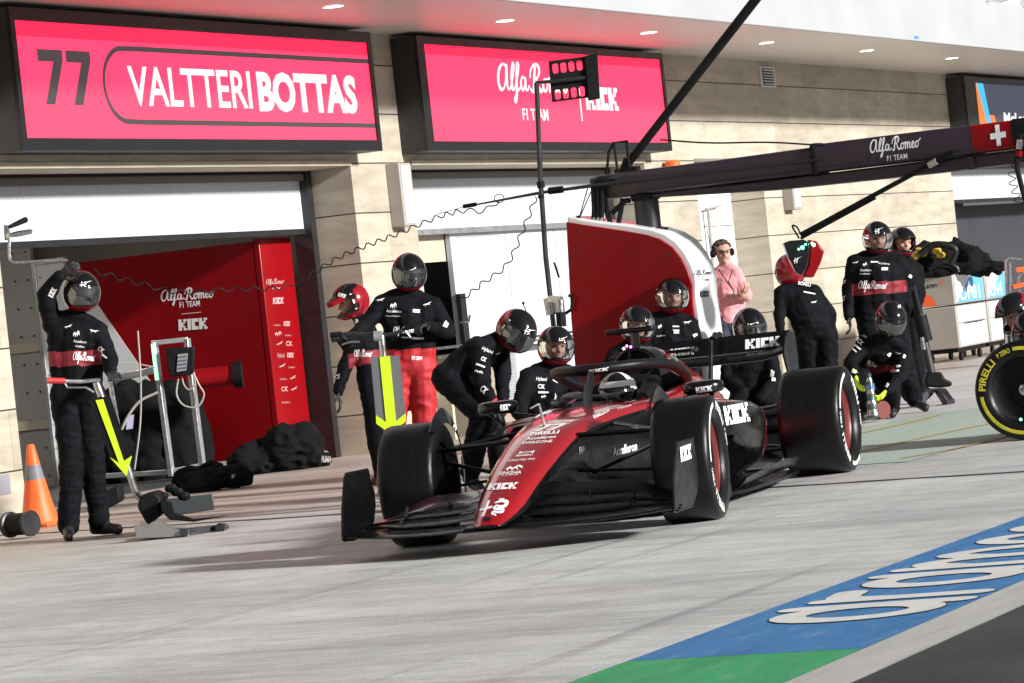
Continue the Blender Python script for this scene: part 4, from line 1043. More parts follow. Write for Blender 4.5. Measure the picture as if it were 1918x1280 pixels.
def organic(name, caps, mats, parent, voxel=.011, smooth=5, band=None, wrinkle=.012, seed=0):
    """one continuous skin over tapered limbs; caps: (a, b, ra, rb, material index)"""
    vs = []; fs = []
    for c in caps: capsule(vs, fs, *c[:4])
    me = bpy.data.meshes.new('tmp'); me.from_pydata(vs, [], fs); o = bpy.data.objects.new('tmp', me); COL.objects.link(o)
    bm = bmesh.new(); bm.from_mesh(me); bmesh.ops.recalc_face_normals(bm, faces=bm.faces); bm.to_mesh(me); bm.free()
    md = o.modifiers.new('r', 'REMESH'); md.mode = 'VOXEL'; md.voxel_size = voxel; md.use_smooth_shade = True
    sm = o.modifiers.new('s', 'SMOOTH'); sm.iterations = smooth; sm.factor = .5
    dg = bpy.context.evaluated_depsgraph_get(); ev = o.evaluated_get(dg); m2 = bpy.data.meshes.new_from_object(ev)
    n = len(m2.vertices); P = np.empty(n*3); m2.vertices.foreach_get('co', P); P = P.reshape(-1, 3)
    N = np.empty(n*3); m2.vertices.foreach_get('normal', N); N = N.reshape(-1, 3)
    if wrinkle:
        off = np.array([noise.noise(Vector((p[0]*5+seed, p[1]*5, p[2]*4)))-1.5*abs(noise.noise(Vector((p[0]*7, p[1]*7+seed, p[2]*15+seed))))+.25 for p in P])
        P = P+N*(off[:, None]*wrinkle)
    polys = [list(p.vertices) for p in m2.polygons]
    cen = np.array([P[q].mean(axis=0) for q in polys])
    best = np.full(len(polys), 1e9); mi = np.zeros(len(polys), int)
    for c in caps:
        a = np.array(c[0]); d = np.array(c[1])-a; t = np.clip(((cen-a) @ d)/(d @ d+1e-9), 0, 1)
        dist = np.linalg.norm(cen-a-t[:, None]*d, axis=1)-(c[2]+(c[3]-c[2])*t); k = dist < best; best[k] = dist[k]; mi[k] = c[4]
    if band:
        for (o_, ax, t0, t1, idx, rad) in band:
            t = (cen-np.array(o_)) @ np.array(ax); rr = np.linalg.norm(cen-np.array(o_)-t[:, None]*np.array(ax), axis=1)
            k = (t > t0) & (t < t1) & (rr < rad) & (mi == 0); mi[k] = idx
    bpy.data.objects.remove(o)
    b = MB(); b.v = [Vector(p) for p in P]; b.f = polys; b.m = list(map(int, mi))
    ob = b.build(name, mats, parent, angle=180, fix=False); bpy.data.meshes.remove(m2); return ob

def frame(fwd_v, up_v):
    f = Vector(fwd_v).normalized(); s = f.cross(Vector(up_v)).normalized(); u = s.cross(f)
    return Matrix((s, f, u)).transposed()        # columns: right of the person, forward, up
hz = V(math.cos(AZ), math.sin(AZ), 0); rt = V(math.sin(AZ), -math.cos(AZ), 0); UPV = V(0, 0, 1)
def facing(yaw, pitch=0, tilt=0):
    """yaw: 0 towards the photographer, +90 towards image right; pitch: + looks down; tilt: + leans the crown to image right"""
    y, p, t = R(yaw), R(pitch), R(tilt)
    f = (-hz*math.cos(y)+rt*math.sin(y)); u = UPV.copy(); s = f.cross(u)
    f2 = f*math.cos(p)-u*math.sin(p); u2 = u*math.cos(p)+f*math.sin(p)
    q = Matrix.Rotation(t, 3, hz); return frame(q @ f2, q @ u2)
def helmet(c, rot, par, kind='dark', scale=1., reddish=.5, top=None):
    """c: head centre; rot: 3x3 frame"""
    A = .128*scale; B = .155*scale; Cc = .148*scale; n = 72; k = 44; vs = []; idx = {}
    def pt(az, el, o_=0.):
        x = math.sin(az)*math.cos(el); y = math.cos(az)*math.cos(el); z = math.sin(el)
        rx, ry, rz = A+o_, B+o_, Cc+o_
        if y > 0 and z < .1: ry *= 1+.10*min(1, (.1-z)*1.6)            # chin bar
        if z < -.62: 
            f_ = (-.62-z)/.38; rx *= 1-.25*f_; ry *= 1-.18*f_; 
        if z > .3 and y < 0: ry *= 1.03
        zz = max(z*rz, -.83*rz)
        return c+rot @ V(x*rx, y*ry, zz)
    shell = MB(); vis = MB(); grid = []
    for i in range(k+1):
        el = R(90-176*i/k); grid.append([pt(2*math.pi*j/n-math.pi, el) for j in range(n)])
    def inw(az, el):
        w0 = 78; t = abs(az)/w0
        return t < 1 and (-27+6*t*t) < el < (24-12*t*t*t)
    verts = [p for r_ in grid for p in r_]; fsh = []; msh = []; fv = []
    for i in range(k):
        for j in range(n):
            az = (j+.5)/n*360-180; el = 90-176*(i+.5)/k
            f = (i*n+j, (i+1)*n+j, (i+1)*n+(j+1) % n, i*n+(j+1) % n)
            if inw(az, el): fv.append((i, j)); continue
            rim = any(inw(az+da, el+de) for da, de in ((5, 0), (-5, 0), (0, 4), (0, -4)))
            a_ = abs(az); mi = 0
            if kind == 'driver': mi = 3 if (25 < el < 42 and a_ < 110) or (a_ > 60 and a_ < 90 and el > 0) else (4 if a_ > 90 else 0)
            elif rim: mi = 0
            else:
                if a_ > 100+reddish*0 and el < 55-(170-a_)*.3: mi = 1
                if el < -32: mi = 1
                if 84 < a_ < 100 and el > -30 and el < 40 and (int(el/7) % 3 == 0): mi = 3 if a_ < 92 else 1
                if -56 < el < -50 and a_ < 60: mi = 0
            fsh.append(f[::-1]); msh.append(mi)
    shell.v = verts; shell.f = [list(f) for f in fsh]; shell.m = msh
    hm = shell.build('helmet', ['helmet_black', 'helmet_red', 'clear_visor', 'white_text', 'suit_navy'], par, angle=180, fix=False)
    md = hm.modifiers.new('lining', 'SOLIDIFY'); md.thickness = .018; md.offset = -1
    # visor
    vb = MB(); ids = {}
    for i, j in fv:
        q = []
        for a, b_ in ((i, j), (i+1, j), (i+1, (j+1) % n), (i, (j+1) % n)):
            if (a, b_) not in ids: ids[(a, b_)] = len(vb.v); vb.v.append(pt(2*math.pi*b_/n-math.pi, R(90-176*a/k), .003))
            q.append(ids[(a, b_)])
        vb.f.append(q); vb.m.append(0)
    if kind != 'open': vb.build('visor', 'glass_dark' if kind == 'driver' else 'visor' if kind == 'dark' else 'clear_visor', hm, angle=180, fix=False)
    return hm
def hand(wr, tip, normal, par, m_='glove', curl=35, thumb=1, size=1., spread=1., name='glove'):
    """palm from the wrist towards tip with five curled fingers; normal: palm side; thumb: +1/-1 side"""
    wr = Vector(wr); d = (Vector(tip)-wr).normalized(); nm = Vector(normal); nm = (nm-d*nm.dot(d)).normalized(); s = d.cross(nm)*thumb
    S = size; caps = []
    caps.append((wr-d*.035*S, wr+d*.015*S, .030*S, .027*S, 0))
    for q in (-.027, -.009, .009, .027): caps.append((wr+s*q*.6*S+d*.01*S, wr+d*.085*S+s*q*S, .016*S, .0135*S, 0))
    for q, L, r_ in ((.030, .92, .0102), (.010, 1.05, .0104), (-.010, .98, .0100), (-.029, .78, .0092)):
        p = wr+d*.088*S+s*q*S; a = R(curl*.5); dd = d.copy()
        for seg, ln in enumerate((.040, .026, .020)):
            a = R(curl*(.45+.62*seg)); v = d*math.cos(a)+nm*math.sin(a)+s*(q*1.2*spread if seg == 0 else 0)
            p2 = p+v*ln*L*S; caps.append((p, p2, r_*S, r_*.9*S, 0)); p = p2
    t0 = wr+d*.022*S+s*.026*S; t1 = t0+(d*.55+s*.75+nm*.35).normalized()*.040*S; t2 = t1+(d*.85+s*.25+nm*.55).normalized()*.034*S
    caps += [(t0, t1, .0150*S, .0118*S, 0), (t1, t2, .0115*S, .010*S, 0)]
    return organic(name, caps, [m_], par, voxel=.0042, smooth=3, wrinkle=0)

_ps = [0]
def person(label, J, depth, suit='suit', lower=None, band=True, head='dark', face=(0, 0, 0), group=None, gloves='glove', logos=(), shoes='shoe',
           hands=None, fat=1., hs=1., helm=True, bare_arms=False, curl=(35, 35), palm=(None, None), neck_m='suit', extra_caps=(), feet=True, red_sole=False):
    """J: joint -> (px, py, depth offset in metres) in the photograph's frame"""
    _ps[0] += 1
    P = {k: (D(v[0], v[1], depth+(v[2] if len(v) > 2 else 0)) if not isinstance(v, Vector) else v) for k, v in J.items()}
    for s in 'LR':
        if 'to'+s in P: P['to'+s].z = .040; P['an'+s].z = min(max(P['an'+s].z, .10), .20)
    hp = (P['hipL']+P['hipR'])/2; sh = (P['shL']+P['shR'])/2
    root = thing('person', label, 'person', V(hp.x, hp.y, 0), 0, group)
    ax = (sh-hp); Lt = ax.length; ax = ax/Lt; sx = (P['shL']-P['shR']).normalized(); wS = (P['shL']-P['shR']).length
    neck = sh+ax*.045; hd = P['head']; f = fat; SU, LO, SK, SHO, RE, AR = 0, 1, 2, 3, 4, 5
    caps = []
    def cap(a, b_, ra, rb, m_): caps.append((a, b_, ra, rb, m_))
    inL = sh+(P['shL']-sh)*.62; inR = sh+(P['shR']-sh)*.62; hL, hR = P['hipL'], P['hipR']
    cap(hp+ax*.06, sh-ax*.10, .128*f, .138*f, SU)
    cap(hL+ax*.10, inL-ax*.09, .102*f, .112*f, SU); cap(hR+ax*.10, inR-ax*.09, .102*f, .112*f, SU)
    cap(inL-ax*.02, inR-ax*.02, .085*f, .085*f, SU); cap(P['shL'], inL-ax*.03, .075*f, .092*f, SU); cap(P['shR'], inR-ax*.03, .075*f, .092*f, SU)
    for s in 'LR': cap(P['sh'+s].lerp(sh, .25)+ax*.03, neck+ax*.045, .062*f, .058, SU)
    cap(sh, neck, .075, .062, SU); cap(neck, hd-(hd-neck)*.15, .058, .055, SU if helm else SK)
    cap(hL+ax*.02, hR+ax*.02, .118*f, .118*f, LO)
    am = AR if bare_arms else SU
    for s in 'LR':
        cap(P['sh'+s], P['el'+s], .076*f, .066*f, SU); cap(P['el'+s], P['wr'+s], .064*f if am == SU else .045, .046*f if am == SU else .03, am)
        if 'kn'+s in P:
            cap(P['hip'+s], P['kn'+s], .122*f, .096*f, LO)
            if 'an'+s in P:
                cap(P['kn'+s], P['an'+s], .095*f, .078*f, LO)
                if 'to'+s in P:
                    an, to = P['an'+s], P['to'+s]; d = (to-an); d.z = 0; d.normalize()
                    q = an-V(0, 0, .03); cap(q-d*.03, to, .042, .036, SHO); cap(q-d*.05-V(0, 0, .02), to-V(0, 0, .008), .034, .034, SHO)
    for c in extra_caps: caps.append(c)
    Rm = facing(*face)
    # head under the helmet
    hs_ = hs
    cap(hd+Rm @ V(0, .0, .03)*hs_, hd+Rm @ V(0, .015, -.035)*hs_, .082*hs_, .068*hs_, SK)
    cap(hd+Rm @ V(0, .03, -.05)*hs_, hd+Rm @ V(0, .06, -.075)*hs_, .045*hs_, .034*hs_, SK)
    cap(hd+Rm @ V(0, .08, .015)*hs_, hd+Rm @ V(0, .103, -.018)*hs_, .010*hs_, .016*hs_, SK)
    for s_ in (-1, 1):
        cap(hd+Rm @ V(s_*.045, .06, -.02)*hs_, hd+Rm @ V(s_*.03, .07, -.03)*hs_, .02*hs_, .02*hs_, SK)
        cap(hd+Rm @ V(s_*.012, .085, .032)*hs_, hd+Rm @ V(s_*.048, .070, .033)*hs_, .012*hs_, .009*hs_, SK)
    cap(hd+Rm @ V(-.018, .083, -.050)*hs_, hd+Rm @ V(.018, .083, -.050)*hs_, .009*hs_, .009*hs_, SK)
    bands = []
    if band and band is not True: bands = [band(P, sh, hp, ax)]
    elif band: bands = [(tuple(hp), tuple(ax), Lt-.285, Lt-.175, RE, .26)]
    mats = [suit, lower or suit, 'skin', shoes, 'band_red', 'skin']
    body = organic('body', caps, mats, root, band=bands, seed=_ps[0]*3.1)
    # eyes and mouth where the face shows
    if head in ('clear', 'open', 'none'):
        b = MB()
        for s_ in (-1, 1): b.sphere(hd+Rm @ V(s_*.031, .077, .014)*hs_, .0105*hs_, 0, 10, (1.3, 1, .7), Rm)
        b.build('eye', 'black_text', body, fix=False)
        b = MB(); b.tube([hd+Rm @ V(-.022, .083, -.052)*hs_, hd+Rm @ V(0, .092, -.050)*hs_, hd+Rm @ V(.022, .083, -.052)*hs_], .0035, n=6); b.build('mouth', mat('lips', (.32, .12, .10), .5), body)
    hm = None
    if helm: hm = helmet(hd, Rm, root, head if head != 'none' else 'dark', 1.08)
    for i, s in enumerate('LR'):
        if hands and hands[i] is not None:
            tip = hands[i]; tip = D(tip[0], tip[1], depth+(tip[2] if len(tip) > 2 else 0)) if not isinstance(tip, Vector) else tip
            pn = palm[i] if palm[i] is not None else (-hz if False else (rt if i == 0 else -rt))
            hand(P['wr'+s], tip, pn, root, gloves if not bare_arms else 'skin', curl[i], 1 if i == 0 else -1, 1.0, name='glove' if not bare_arms else 'hand')
    return root, body, hm, P, Rm
def hmark(hm, px, py, hgt=17, ang=-6, w_=None):
    """small white mark on a helmet at a place in the photograph"""
    if hm is None: return
    g = norm_box(g_smallmark()); w_ = w_ or hgt*1.35; a = R(ang); ux = Vector((math.cos(a), math.sin(a)))*w_; uy = Vector((math.sin(a), -math.cos(a)))*hgt
    bl = Vector((px, py))-ux*.5-uy*.5; b = MB(); lay(b, g, bl, bl+ux, bl+uy, [hm], lift=.006)
    if b.v: b.build('helmet_mark', 'white_text', hm, fix=False, smooth=False)
def marks(body, items, name='suit_lettering', m_='white_text'):
    """items: (glyph, px, py of centre, width, height, angle)"""
    b = MB()
    for g, px, py, w_, h_, a in items:
        a = R(a); ux = Vector((math.cos(a), math.sin(a)))*w_; uy = Vector((math.sin(a), -math.cos(a)))*h_
        bl = Vector((px, py))-ux*.5-uy*.5; lay(b, g, bl, bl+ux, bl+uy, [body], lift=.006, ml=.2)
    if b.v: b.build(name, m_, body, fix=False, smooth=False)
SC = norm_w(g_script()); SC = (SC[0], SC[1]); HY = norm_w(g_text('Hyland', .0)); AC = norm_w(g_text('Accelleron', 0)); KI = norm_w(g_kick()); LE = norm_box(g_leap()); CK = norm_w(g_text('CK', .02)); BL = norm_box(g_blob()); DASH = g_poly([(0, 0), (1, .1), (1, .8), (0, 1)])
CREW = 'pit crew in black suits and helmets'
def gd(px, py, dp, up_=0):
    """point on the ground below a pixel column, at this depth"""
    p = D(px, py, dp); p.z = up_; return p
# 1 man with raised arm holding the front jack, far left
d = 25.5
r1, b1, h1, P1, _ = person('black suited crew member with one hand raised to his helmet beside the orange cone',
    dict(head=(152, 548), shR=(98, 608, .02), shL=(183, 618, -.02), elR=(86, 556, -.05), wrR=(112, 518, -.14), elL=(206, 678, -.12), wrL=(207, 697, -.3), hipR=(122, 742), hipL=(170, 742),
         knR=(134, 850, -.04), knL=(172, 850, .0), anR=(128, 985), anL=(186, 980, .1), toR=(128, 1003, -.18), toL=(221, 995, .02)), d, head='dark', face=(22, 8, 5), group=CREW,
    hands=((212, 706, -.42), (146, 494, -.22)), curl=(75, 28), palm=(V(0, 0, -1), hz))
hmark(h1, 160, 534, 16, 2)
marks(b1, [(norm_w(g_kick()), 98, 548, 18, 10, -62), (LE, 128, 612, 14, 10, 10), (BL, 143, 626, 12, 12, 8), (AC, 150, 640, 24, 5, 6), (AC, 150, 649, 18, 4, 6), (LE, 176, 620, 14, 12, 40), (SC, 158, 668, 42, 15, 3), (CK, 190, 655, 12, 8, 40), (DASH, 196, 668, 12, 4, 40)])
# 2 man in red overalls with the arrow jack
d = 27.2
r2, b2, h2, P2, _ = person('crew member in black jacket and red overalls holding the upright arrow jack',
    dict(head=(766, 512), shR=(716, 568, 0), shL=(812, 572, 0), elR=(684, 612, -.05), wrR=(650, 640, -.25), elL=(838, 620, -.02), wrL=(800, 610, -.30), hipR=(748, 690), hipL=(792, 692),
         knR=(738, 800, -.03), knL=(795, 805, 0), anR=(722, 905, .05), anL=(800, 912, .05), toR=(714, 920, -.12), toL=(800, 930, -.14)), d, lower='suit_red', head='dark', face=(4, 14, 3), group=CREW,
    band=lambda P, sh, hp, ax: (tuple(hp), tuple(ax), .0, .155, 1, .3), hands=((775, 612, -.42), (634, 628, -.3)), curl=(80, 80), palm=(V(0, 0, -1), V(0, 0, -1)))
hmark(h2, 768, 512, 18, -6)
marks(b2, [(LE, 712, 562, 14, 11, 20), (LE, 800, 570, 14, 11, 10), (BL, 737, 573, 12, 12, 4), (AC, 738, 583, 28, 6, 2), (AC, 736, 592, 28, 3, 2), (KI, 780, 583, 14, 6, 4), (SC, 757, 618, 40, 12, -2), (DASH, 835, 608, 8, 12, 30)])
marks(b2, [(norm_w(g_text('PIT CREW', .03)), 781, 671, 20, 7, 0)], 'chest_patch')
# 3 man behind him facing left with an open helmet
d = 29.0
r3, b3, h3, P3, R3 = person('crew member in profile with red open-face helmet, behind the red overalls',
    dict(head=(656, 566), shR=(674, 622, -.1), shL=(690, 622, .18), elR=(645, 690, -.12), wrR=(633, 735, -.15), elL=(662, 660, .2), wrL=(640, 640, .1), hipR=(694, 705, -.08), hipL=(706, 705, .1),
         knR=(705, 800, -.1), knL=(722, 800, .1), anR=(716, 885, -.1), anL=(738, 885, .1), toR=(700, 902, -.1), toL=(722, 905, .1)), d, head='open', face=(-72, 12, -4), group=CREW,
    hands=(None, (637, 752, -.16)), curl=(30, 30))
b = MB(); b.loft([[h3 and P3['head']+R3 @ V(x, y, z) for x, y, z in ((-.118, .06, zz), (0, .14, zz+.01), (.118, .06, zz), (.09, .175, zz-.02), (0, .198, zz-.016), (-.09, .175, zz-.02))] for zz in (.04, .08)]); b.build('helmet_peak', 'helmet_red', h3, angle=60)
marks(b3, [(SC, 680, 662, 34, 12, 0), (CK, 632, 705, 10, 8, -80), (DASH, 668, 602, 6, 10, 0)]); marks(h3, [(KI, 641, 554, 15, 7, 15)], 'helmet_mark')
# 4 bent man beside the nose
d = 25.3
r4, b4, h4, P4, _ = person('crew member bending over behind the nose with dark visor and a microphone boom',
    dict(head=(967, 620), shR=(898, 655, -.10), shL=(935, 640, .22), elR=(905, 722, -.25), wrR=(925, 765, -.3), elL=(942, 702, .15), wrL=(942, 745, -.0), hipR=(838, 710, -.05), hipL=(856, 700, .22),
         knR=(905, 775, -.22), knL=(925, 790, .18), anR=(880, 885, -.1), anL=(940, 895, .3), toR=(905, 915, -.2), toL=(965, 915, .25)), d, head='dark', face=(42, 24, 26), band=False, group=CREW,
    hands=((948, 762, -.05), (940, 790, -.32)), curl=(50, 50), palm=(-rt, -rt))
hmark(h4, 991, 622, 14, 22)
marks(b4, [(HY, 913, 656, 21, 7, 22), (CK, 906, 673, 10, 8, 24), (DASH, 900, 685, 17, 4, 20), (BL, 897, 697, 16, 6, 22), (CK, 907, 730, 13, 12, 45), (LE, 932, 662, 8, 8, 20)])
marks(b4, [(g_poly([(0, 0), (1, 0), (1, 1), (0, 1)]), 921, 754, 24, 4, -35)], 'cuff_stripe', 'suit_red')
b = MB(); b.tube(bez([P4['head']+V(0, 0, .10), D(985, 588, 25.25), D(980, 570, 25.2)], 5), .004, n=6); b.sphere(D(980, 568, 25.2), .012, n=8); b.build('microphone', 'matt_black', h4)
# 5 crouched man behind the nose, face visible
d = 26.2
r5, b5, h5, P5, _ = person('crouching crew member with face showing through a clear visor, behind the windscreen',
    dict(head=(1041, 650), shR=(990, 705, -.05), shL=(1072, 705, .10), elR=(972, 770, -.2), wrR=(1000, 805, -.35), elL=(1085, 765, -.05), wrL=(1060, 800, -.3), hipR=(1000, 820, .1), hipL=(1040, 820, .15),
         knR=(985, 850, -.35), knL=(1060, 850, -.3), anR=(1000, 905, .0), anL=(1045, 905, .05), toR=(990, 922, -.15), toL=(1040, 925, -.1)), d, head='clear', face=(16, 6, 4), band=False, group=CREW,
    hands=(None, None))
hmark(h5, 1054, 638, 13, -4)
marks(b5, [(HY, 1014, 710, 20, 7, 4), (CK, 1014, 724, 13, 8, 5), (DASH, 1018, 735, 20, 4, 0), (BL, 1018, 743, 10, 6, 0), (LE, 1040, 744, 10, 12, -40), (DASH, 1040, 714, 10, 4, 30)])
# 6 man standing in front of the white end of the gantry housing
d = 28.6
r6, b6, h6, P6, _ = person('crew member with clear visor in front of the curved red gantry housing',
    dict(head=(1259, 556), shR=(1216, 607, 0), shL=(1292, 609, 0), elR=(1204, 665, -.05), wrR=(1215, 712, -.2), elL=(1306, 668, -.05), wrL=(1300, 712, -.2), hipR=(1240, 722), hipL=(1278, 722),
         knR=(1236, 775, -.3), knL=(1285, 775, -.3), anR=(1240, 840, .0), anL=(1285, 838, 0), toR=(1236, 855, -.15), toL=(1285, 852, -.15)), d, head='clear', face=(8, 6, 4), group=CREW)
marks(b6, [(LE, 1287, 604, 12, 12, 30), (BL, 1236, 612, 8, 9, 0), (AC, 1238, 629, 16, 4, -6), (KI, 1267, 622, 10, 6, 0), (DASH, 1266, 612, 12, 3, 0), (DASH, 1302, 628, 8, 6, -30), (AC, 1266, 618, 12, 3, 0)])
# 7 man behind the airbox
d = 27.6
r7, b7, h7, P7, _ = person('crew member crouching behind the airbox, half hidden by the roll hoop camera',
    dict(head=(1193, 610), shR=(1152, 668, 0), shL=(1224, 662, 0), elR=(1136, 720, -.1), wrR=(1160, 760, -.2), elL=(1236, 720, -.1), wrL=(1215, 760, -.2), hipR=(1168, 775), hipL=(1206, 775),
         knR=(1160, 800, -.35), knL=(1215, 800, -.35), anR=(1165, 862, .0), anL=(1210, 860, 0), toR=(1160, 877, -.12), toL=(1208, 874, -.12)), d, head='clear', face=(20, 8, 2), group=CREW)
hmark(h7, 1217, 602, 10, 0)
marks(b7, [(HY, 1153, 686, 14, 6, -12), (DASH, 1168, 655, 4, 8, -30)])
# 8 man behind the rear wing
d = 28.4
r8, b8, h8, P8, _ = person('kneeling crew member whose black helmet shows above the rear wing',
    dict(head=(1404, 613), shR=(1370, 665, .1), shL=(1440, 668, .0), elR=(1362, 715, 0), wrR=(1392, 735, -.2), elL=(1452, 715, -.15), wrL=(1425, 745, -.35), hipR=(1392, 745), hipL=(1432, 745),
         knR=(1385, 775, -.35), knL=(1445, 775, -.3), anR=(1395, 832, .1), anL=(1440, 828, .1), toR=(1392, 846, -.05), toL=(1436, 842, -.05)), d, head='dark', face=(10, 16, 0), band=False, group=CREW)
hmark(h8, 1407, 611, 13, 0)
marks(b8, [(DASH, 1447, 700, 7, 14, 8), (DASH, 1449, 711, 7, 8, 8)])
# 9 man in the pink shirt
d = 34.6
r9, b9, h9, P9, R9 = person('man in a pink shirt with headset and lanyard beside the white door, no helmet',
    dict(head=(1353, 474), shR=(1343, 516, .03), shL=(1378, 514, -.03), elR=(1346, 562, .05), wrR=(1376, 555, -.18), elL=(1400, 555, -.10), wrL=(1388, 553, -.26), hipR=(1352, 608), hipL=(1378, 608),
         knR=(1354, 690, -.03), knL=(1382, 690, 0), anR=(1360, 770, 0), anL=(1390, 768, 0), toR=(1358, 782, -.1), toL=(1390, 780, -.1)), d, suit='pink_shirt', lower='navy_trousers', band=False, head='none', helm=False,
    face=(12, 4, 0), hands=((1398, 542, -.32), (1392, 553, -.28)), bare_arms=True, curl=(50, 40), palm=(V(0, 0, 1), V(0, 0, 1)), fat=.98)
b = MB(); hd = P9['head']
for i in range(60):
    a = rnd.random()*6.28; e = rnd.random()
    q = V(math.cos(a)*.083*math.cos(e*1.4), math.sin(a)*.088*math.cos(e*1.4)-.012, .05+.07*math.sin(e*1.4))
    if q.y > .045 and q.z < .095: continue
    b.sphere(hd+R9 @ q, .022, n=8)
b.build('hair', 'hair', b9)
b = MB(); arc = [hd+R9 @ V(.098*math.sin(t), -.01, .03+.098*math.cos(t)) for t in [R(-80+16*i) for i in range(11)]]; b.tube(arc, .007, n=6)
for s_ in (-1, 1): b.lathe(hd+R9 @ V(s_*.075, -.005, .0), R9 @ V(s_, 0, 0), [(0, 0), (0, .036), (.03, .040), (.045, .03), (.045, 0)], n=20)
b.tube([hd+R9 @ V(.11, -.01, .0), hd+R9 @ V(.13, -.02, .25)], .004, n=6); b.build('headset', 'matt_black', r9)
b = MB()
for s_ in (-1, 1):
    c_ = hd+R9 @ V(s_*.032, .094, .014); b.tube([c_+R9 @ V(.024*math.cos(t), 0, .017*math.sin(t)) for t in [2*math.pi*i/12 for i in range(13)]], .003, n=5)
b.tube([hd+R9 @ V(-.008, .096, .016), hd+R9 @ V(.008, .096, .016)], .003, n=5); b.build('glasses', 'matt_black', r9)
b = MB()
for px in (1346, 1372): b.tube([D(px, 505, 34.42), D(1362+(px-1346)*.1, 528, 34.30), D(1374, 545, 34.2)], .006, n=6)
b.tube([D(1374, 545, 34.2), D(1376, 560, 34.15)], .006, n=6); b.build('lanyard', 'navy_trousers', r9)
# 10 man seen from behind under the light box
d = 31.8
r10, b10, h10, P10, _ = person('crew member seen from behind, helmet partly hidden by the hanging light box',
    dict(head=(1480, 508, .05), shR=(1524, 548, 0), shL=(1464, 548, 0), elR=(1554, 588, .05), wrR=(1556, 630, .1), elL=(1460, 588, -.05), wrL=(1462, 628, -.1), hipR=(1546, 628, .0), hipL=(1512, 630, 0),
         knR=(1552, 690, 0), knL=(1516, 695, .05), anR=(1566, 752, 0), anL=(1524, 762, 0), toR=(1560, 765, .12), toL=(1512, 776, .12)), d, band=False, head='dark', face=(-165, 10, -8), group=CREW)
marks(b10, [(norm_w(g_text('ROMEO', .02)), 1507, 532, 24, 7, 10), (DASH, 1516, 549, 22, 3, 10), (LE, 1524, 566, 10, 8, 20), (CK, 1447, 560, 4, 10, 0), (CK, 1448, 580, 4, 10, 0)])
# 11 big man standing at the right
d = 31.9
r11, b11, h11, P11, _ = person('tall standing crew member with red chest band, left of the grey crates',
    dict(head=(1643, 447), shR=(1604, 492, 0), shL=(1682, 494, 0), elR=(1592, 545, .02), wrR=(1590, 594, -.05), elL=(1702, 530, .05), wrL=(1690, 560, .02), hipR=(1628, 592), hipL=(1672, 592),
         knR=(1640, 680, -.02), knL=(1692, 680, .0), anR=(1655, 757, 0), anL=(1712, 745, .12), toR=(1668, 772, -.16), toL=(1733, 758, .0)), d, head='clear', face=(6, 10, 3), group=CREW, fat=1.12,
    hands=(None, (1594, 618, -.08)), curl=(30, 40), shoes='shoe')
hmark(h11, 1646, 433, 12, -4)
marks(b11, [(LE, 1602, 492, 12, 6, 10), (BL, 1620, 496, 8, 8, 0), (AC, 1622, 506, 22, 5, 0), (AC, 1620, 513, 20, 3, 0), (KI, 1657, 504, 12, 5, 0), (AC, 1656, 494, 22, 4, 4), (DASH, 1638, 491, 14, 3, 0), (SC, 1635, 534, 54, 14, 0),
            (CK, 1580, 527, 8, 8, -70), (CK, 1579, 558, 10, 8, -80), (DASH, 1705, 518, 6, 6, 40), (DASH, 1580, 512, 6, 5, 0)])
b = MB(); b.lathe(D(1598, 574, 31.95), rt, [(0, 0), (0, .06), (.015, .075), (.02, .06), (.02, 0)], n=24)
b.v = [p+V(0, 0, (p.z-D(1598, 574, 31.95).z)*.8) for p in b.v]; b.build('orange_pad', 'orange', r11)
# 12 man behind him
d = 34.2
r12, b12, h12, P12, _ = person('crew member standing behind the tall man, open black helmet, face turned right',
    dict(head=(1690, 456), shR=(1672, 500, 0), shL=(1716, 505, .05), elR=(1680, 545, .1), wrR=(1700, 575, -.1), elL=(1722, 550, 0), wrL=(1716, 590, -.1), hipR=(1680, 592), hipL=(1704, 592),
         knR=(1690, 665, 0), knL=(1712, 665, .0), anR=(1700, 738, 0), anL=(1726, 736, 0), toR=(1706, 750, -.1), toL=(1730, 748, -.1)), d, head='open', face=(22, 4, 3), group=CREW, band=False)
# 13 crouched man with yellow gloves
d = 31.2
GY = 'glove_yellow'
r13, b13, h13, P13, _ = person('crouching crew member with fluorescent yellow gloves holding a wheel gun',
    dict(head=(1668, 598, -.1), shR=(1620, 642, .02), shL=(1694, 652, .02), elR=(1592, 680, -.05), wrR=(1602, 705, -.3), elL=(1690, 700, -.12), wrL=(1662, 732, -.32), hipR=(1618, 700, .30), hipL=(1655, 705, .32),
         knR=(1612, 722, -.10), knL=(1668, 728, -.05), anR=(1622, 770, .22), anL=(1672, 766, .22), toR=(1618, 782, .05), toL=(1672, 779, .05)), d, head='dark', face=(14, 38, 10), group=CREW,
    hands=((1634, 760, -.40), (1612, 742, -.42)), gloves=GY, curl=(55, 45), palm=(-rt, rt),
    band=lambda P, sh, hp, ax: (tuple(hp), tuple(ax), (sh-hp).length-.26, (sh-hp).length-.14, 4, .17))
hmark(h13, 1686, 574, 8, -10)
marks(b13, [(HY, 1618, 628, 14, 6, 40), (CK, 1612, 641, 12, 8, 45), (DASH, 1606, 650, 16, 4, 40), (DASH, 1600, 656, 12, 3, 40), (LE, 1682, 662, 8, 10, 60), (DASH, 1666, 664, 8, 6, -50), (DASH, 1694, 668, 5, 8, 20),
            (DASH, 1683, 686, 8, 5, -10), (DASH, 1680, 695, 8, 5, -10), (DASH, 1662, 722, 5, 10, 30), (SC, 1634, 682, 20, 8, 20), (DASH, 1600, 696, 8, 8, 20)])
b = MB()
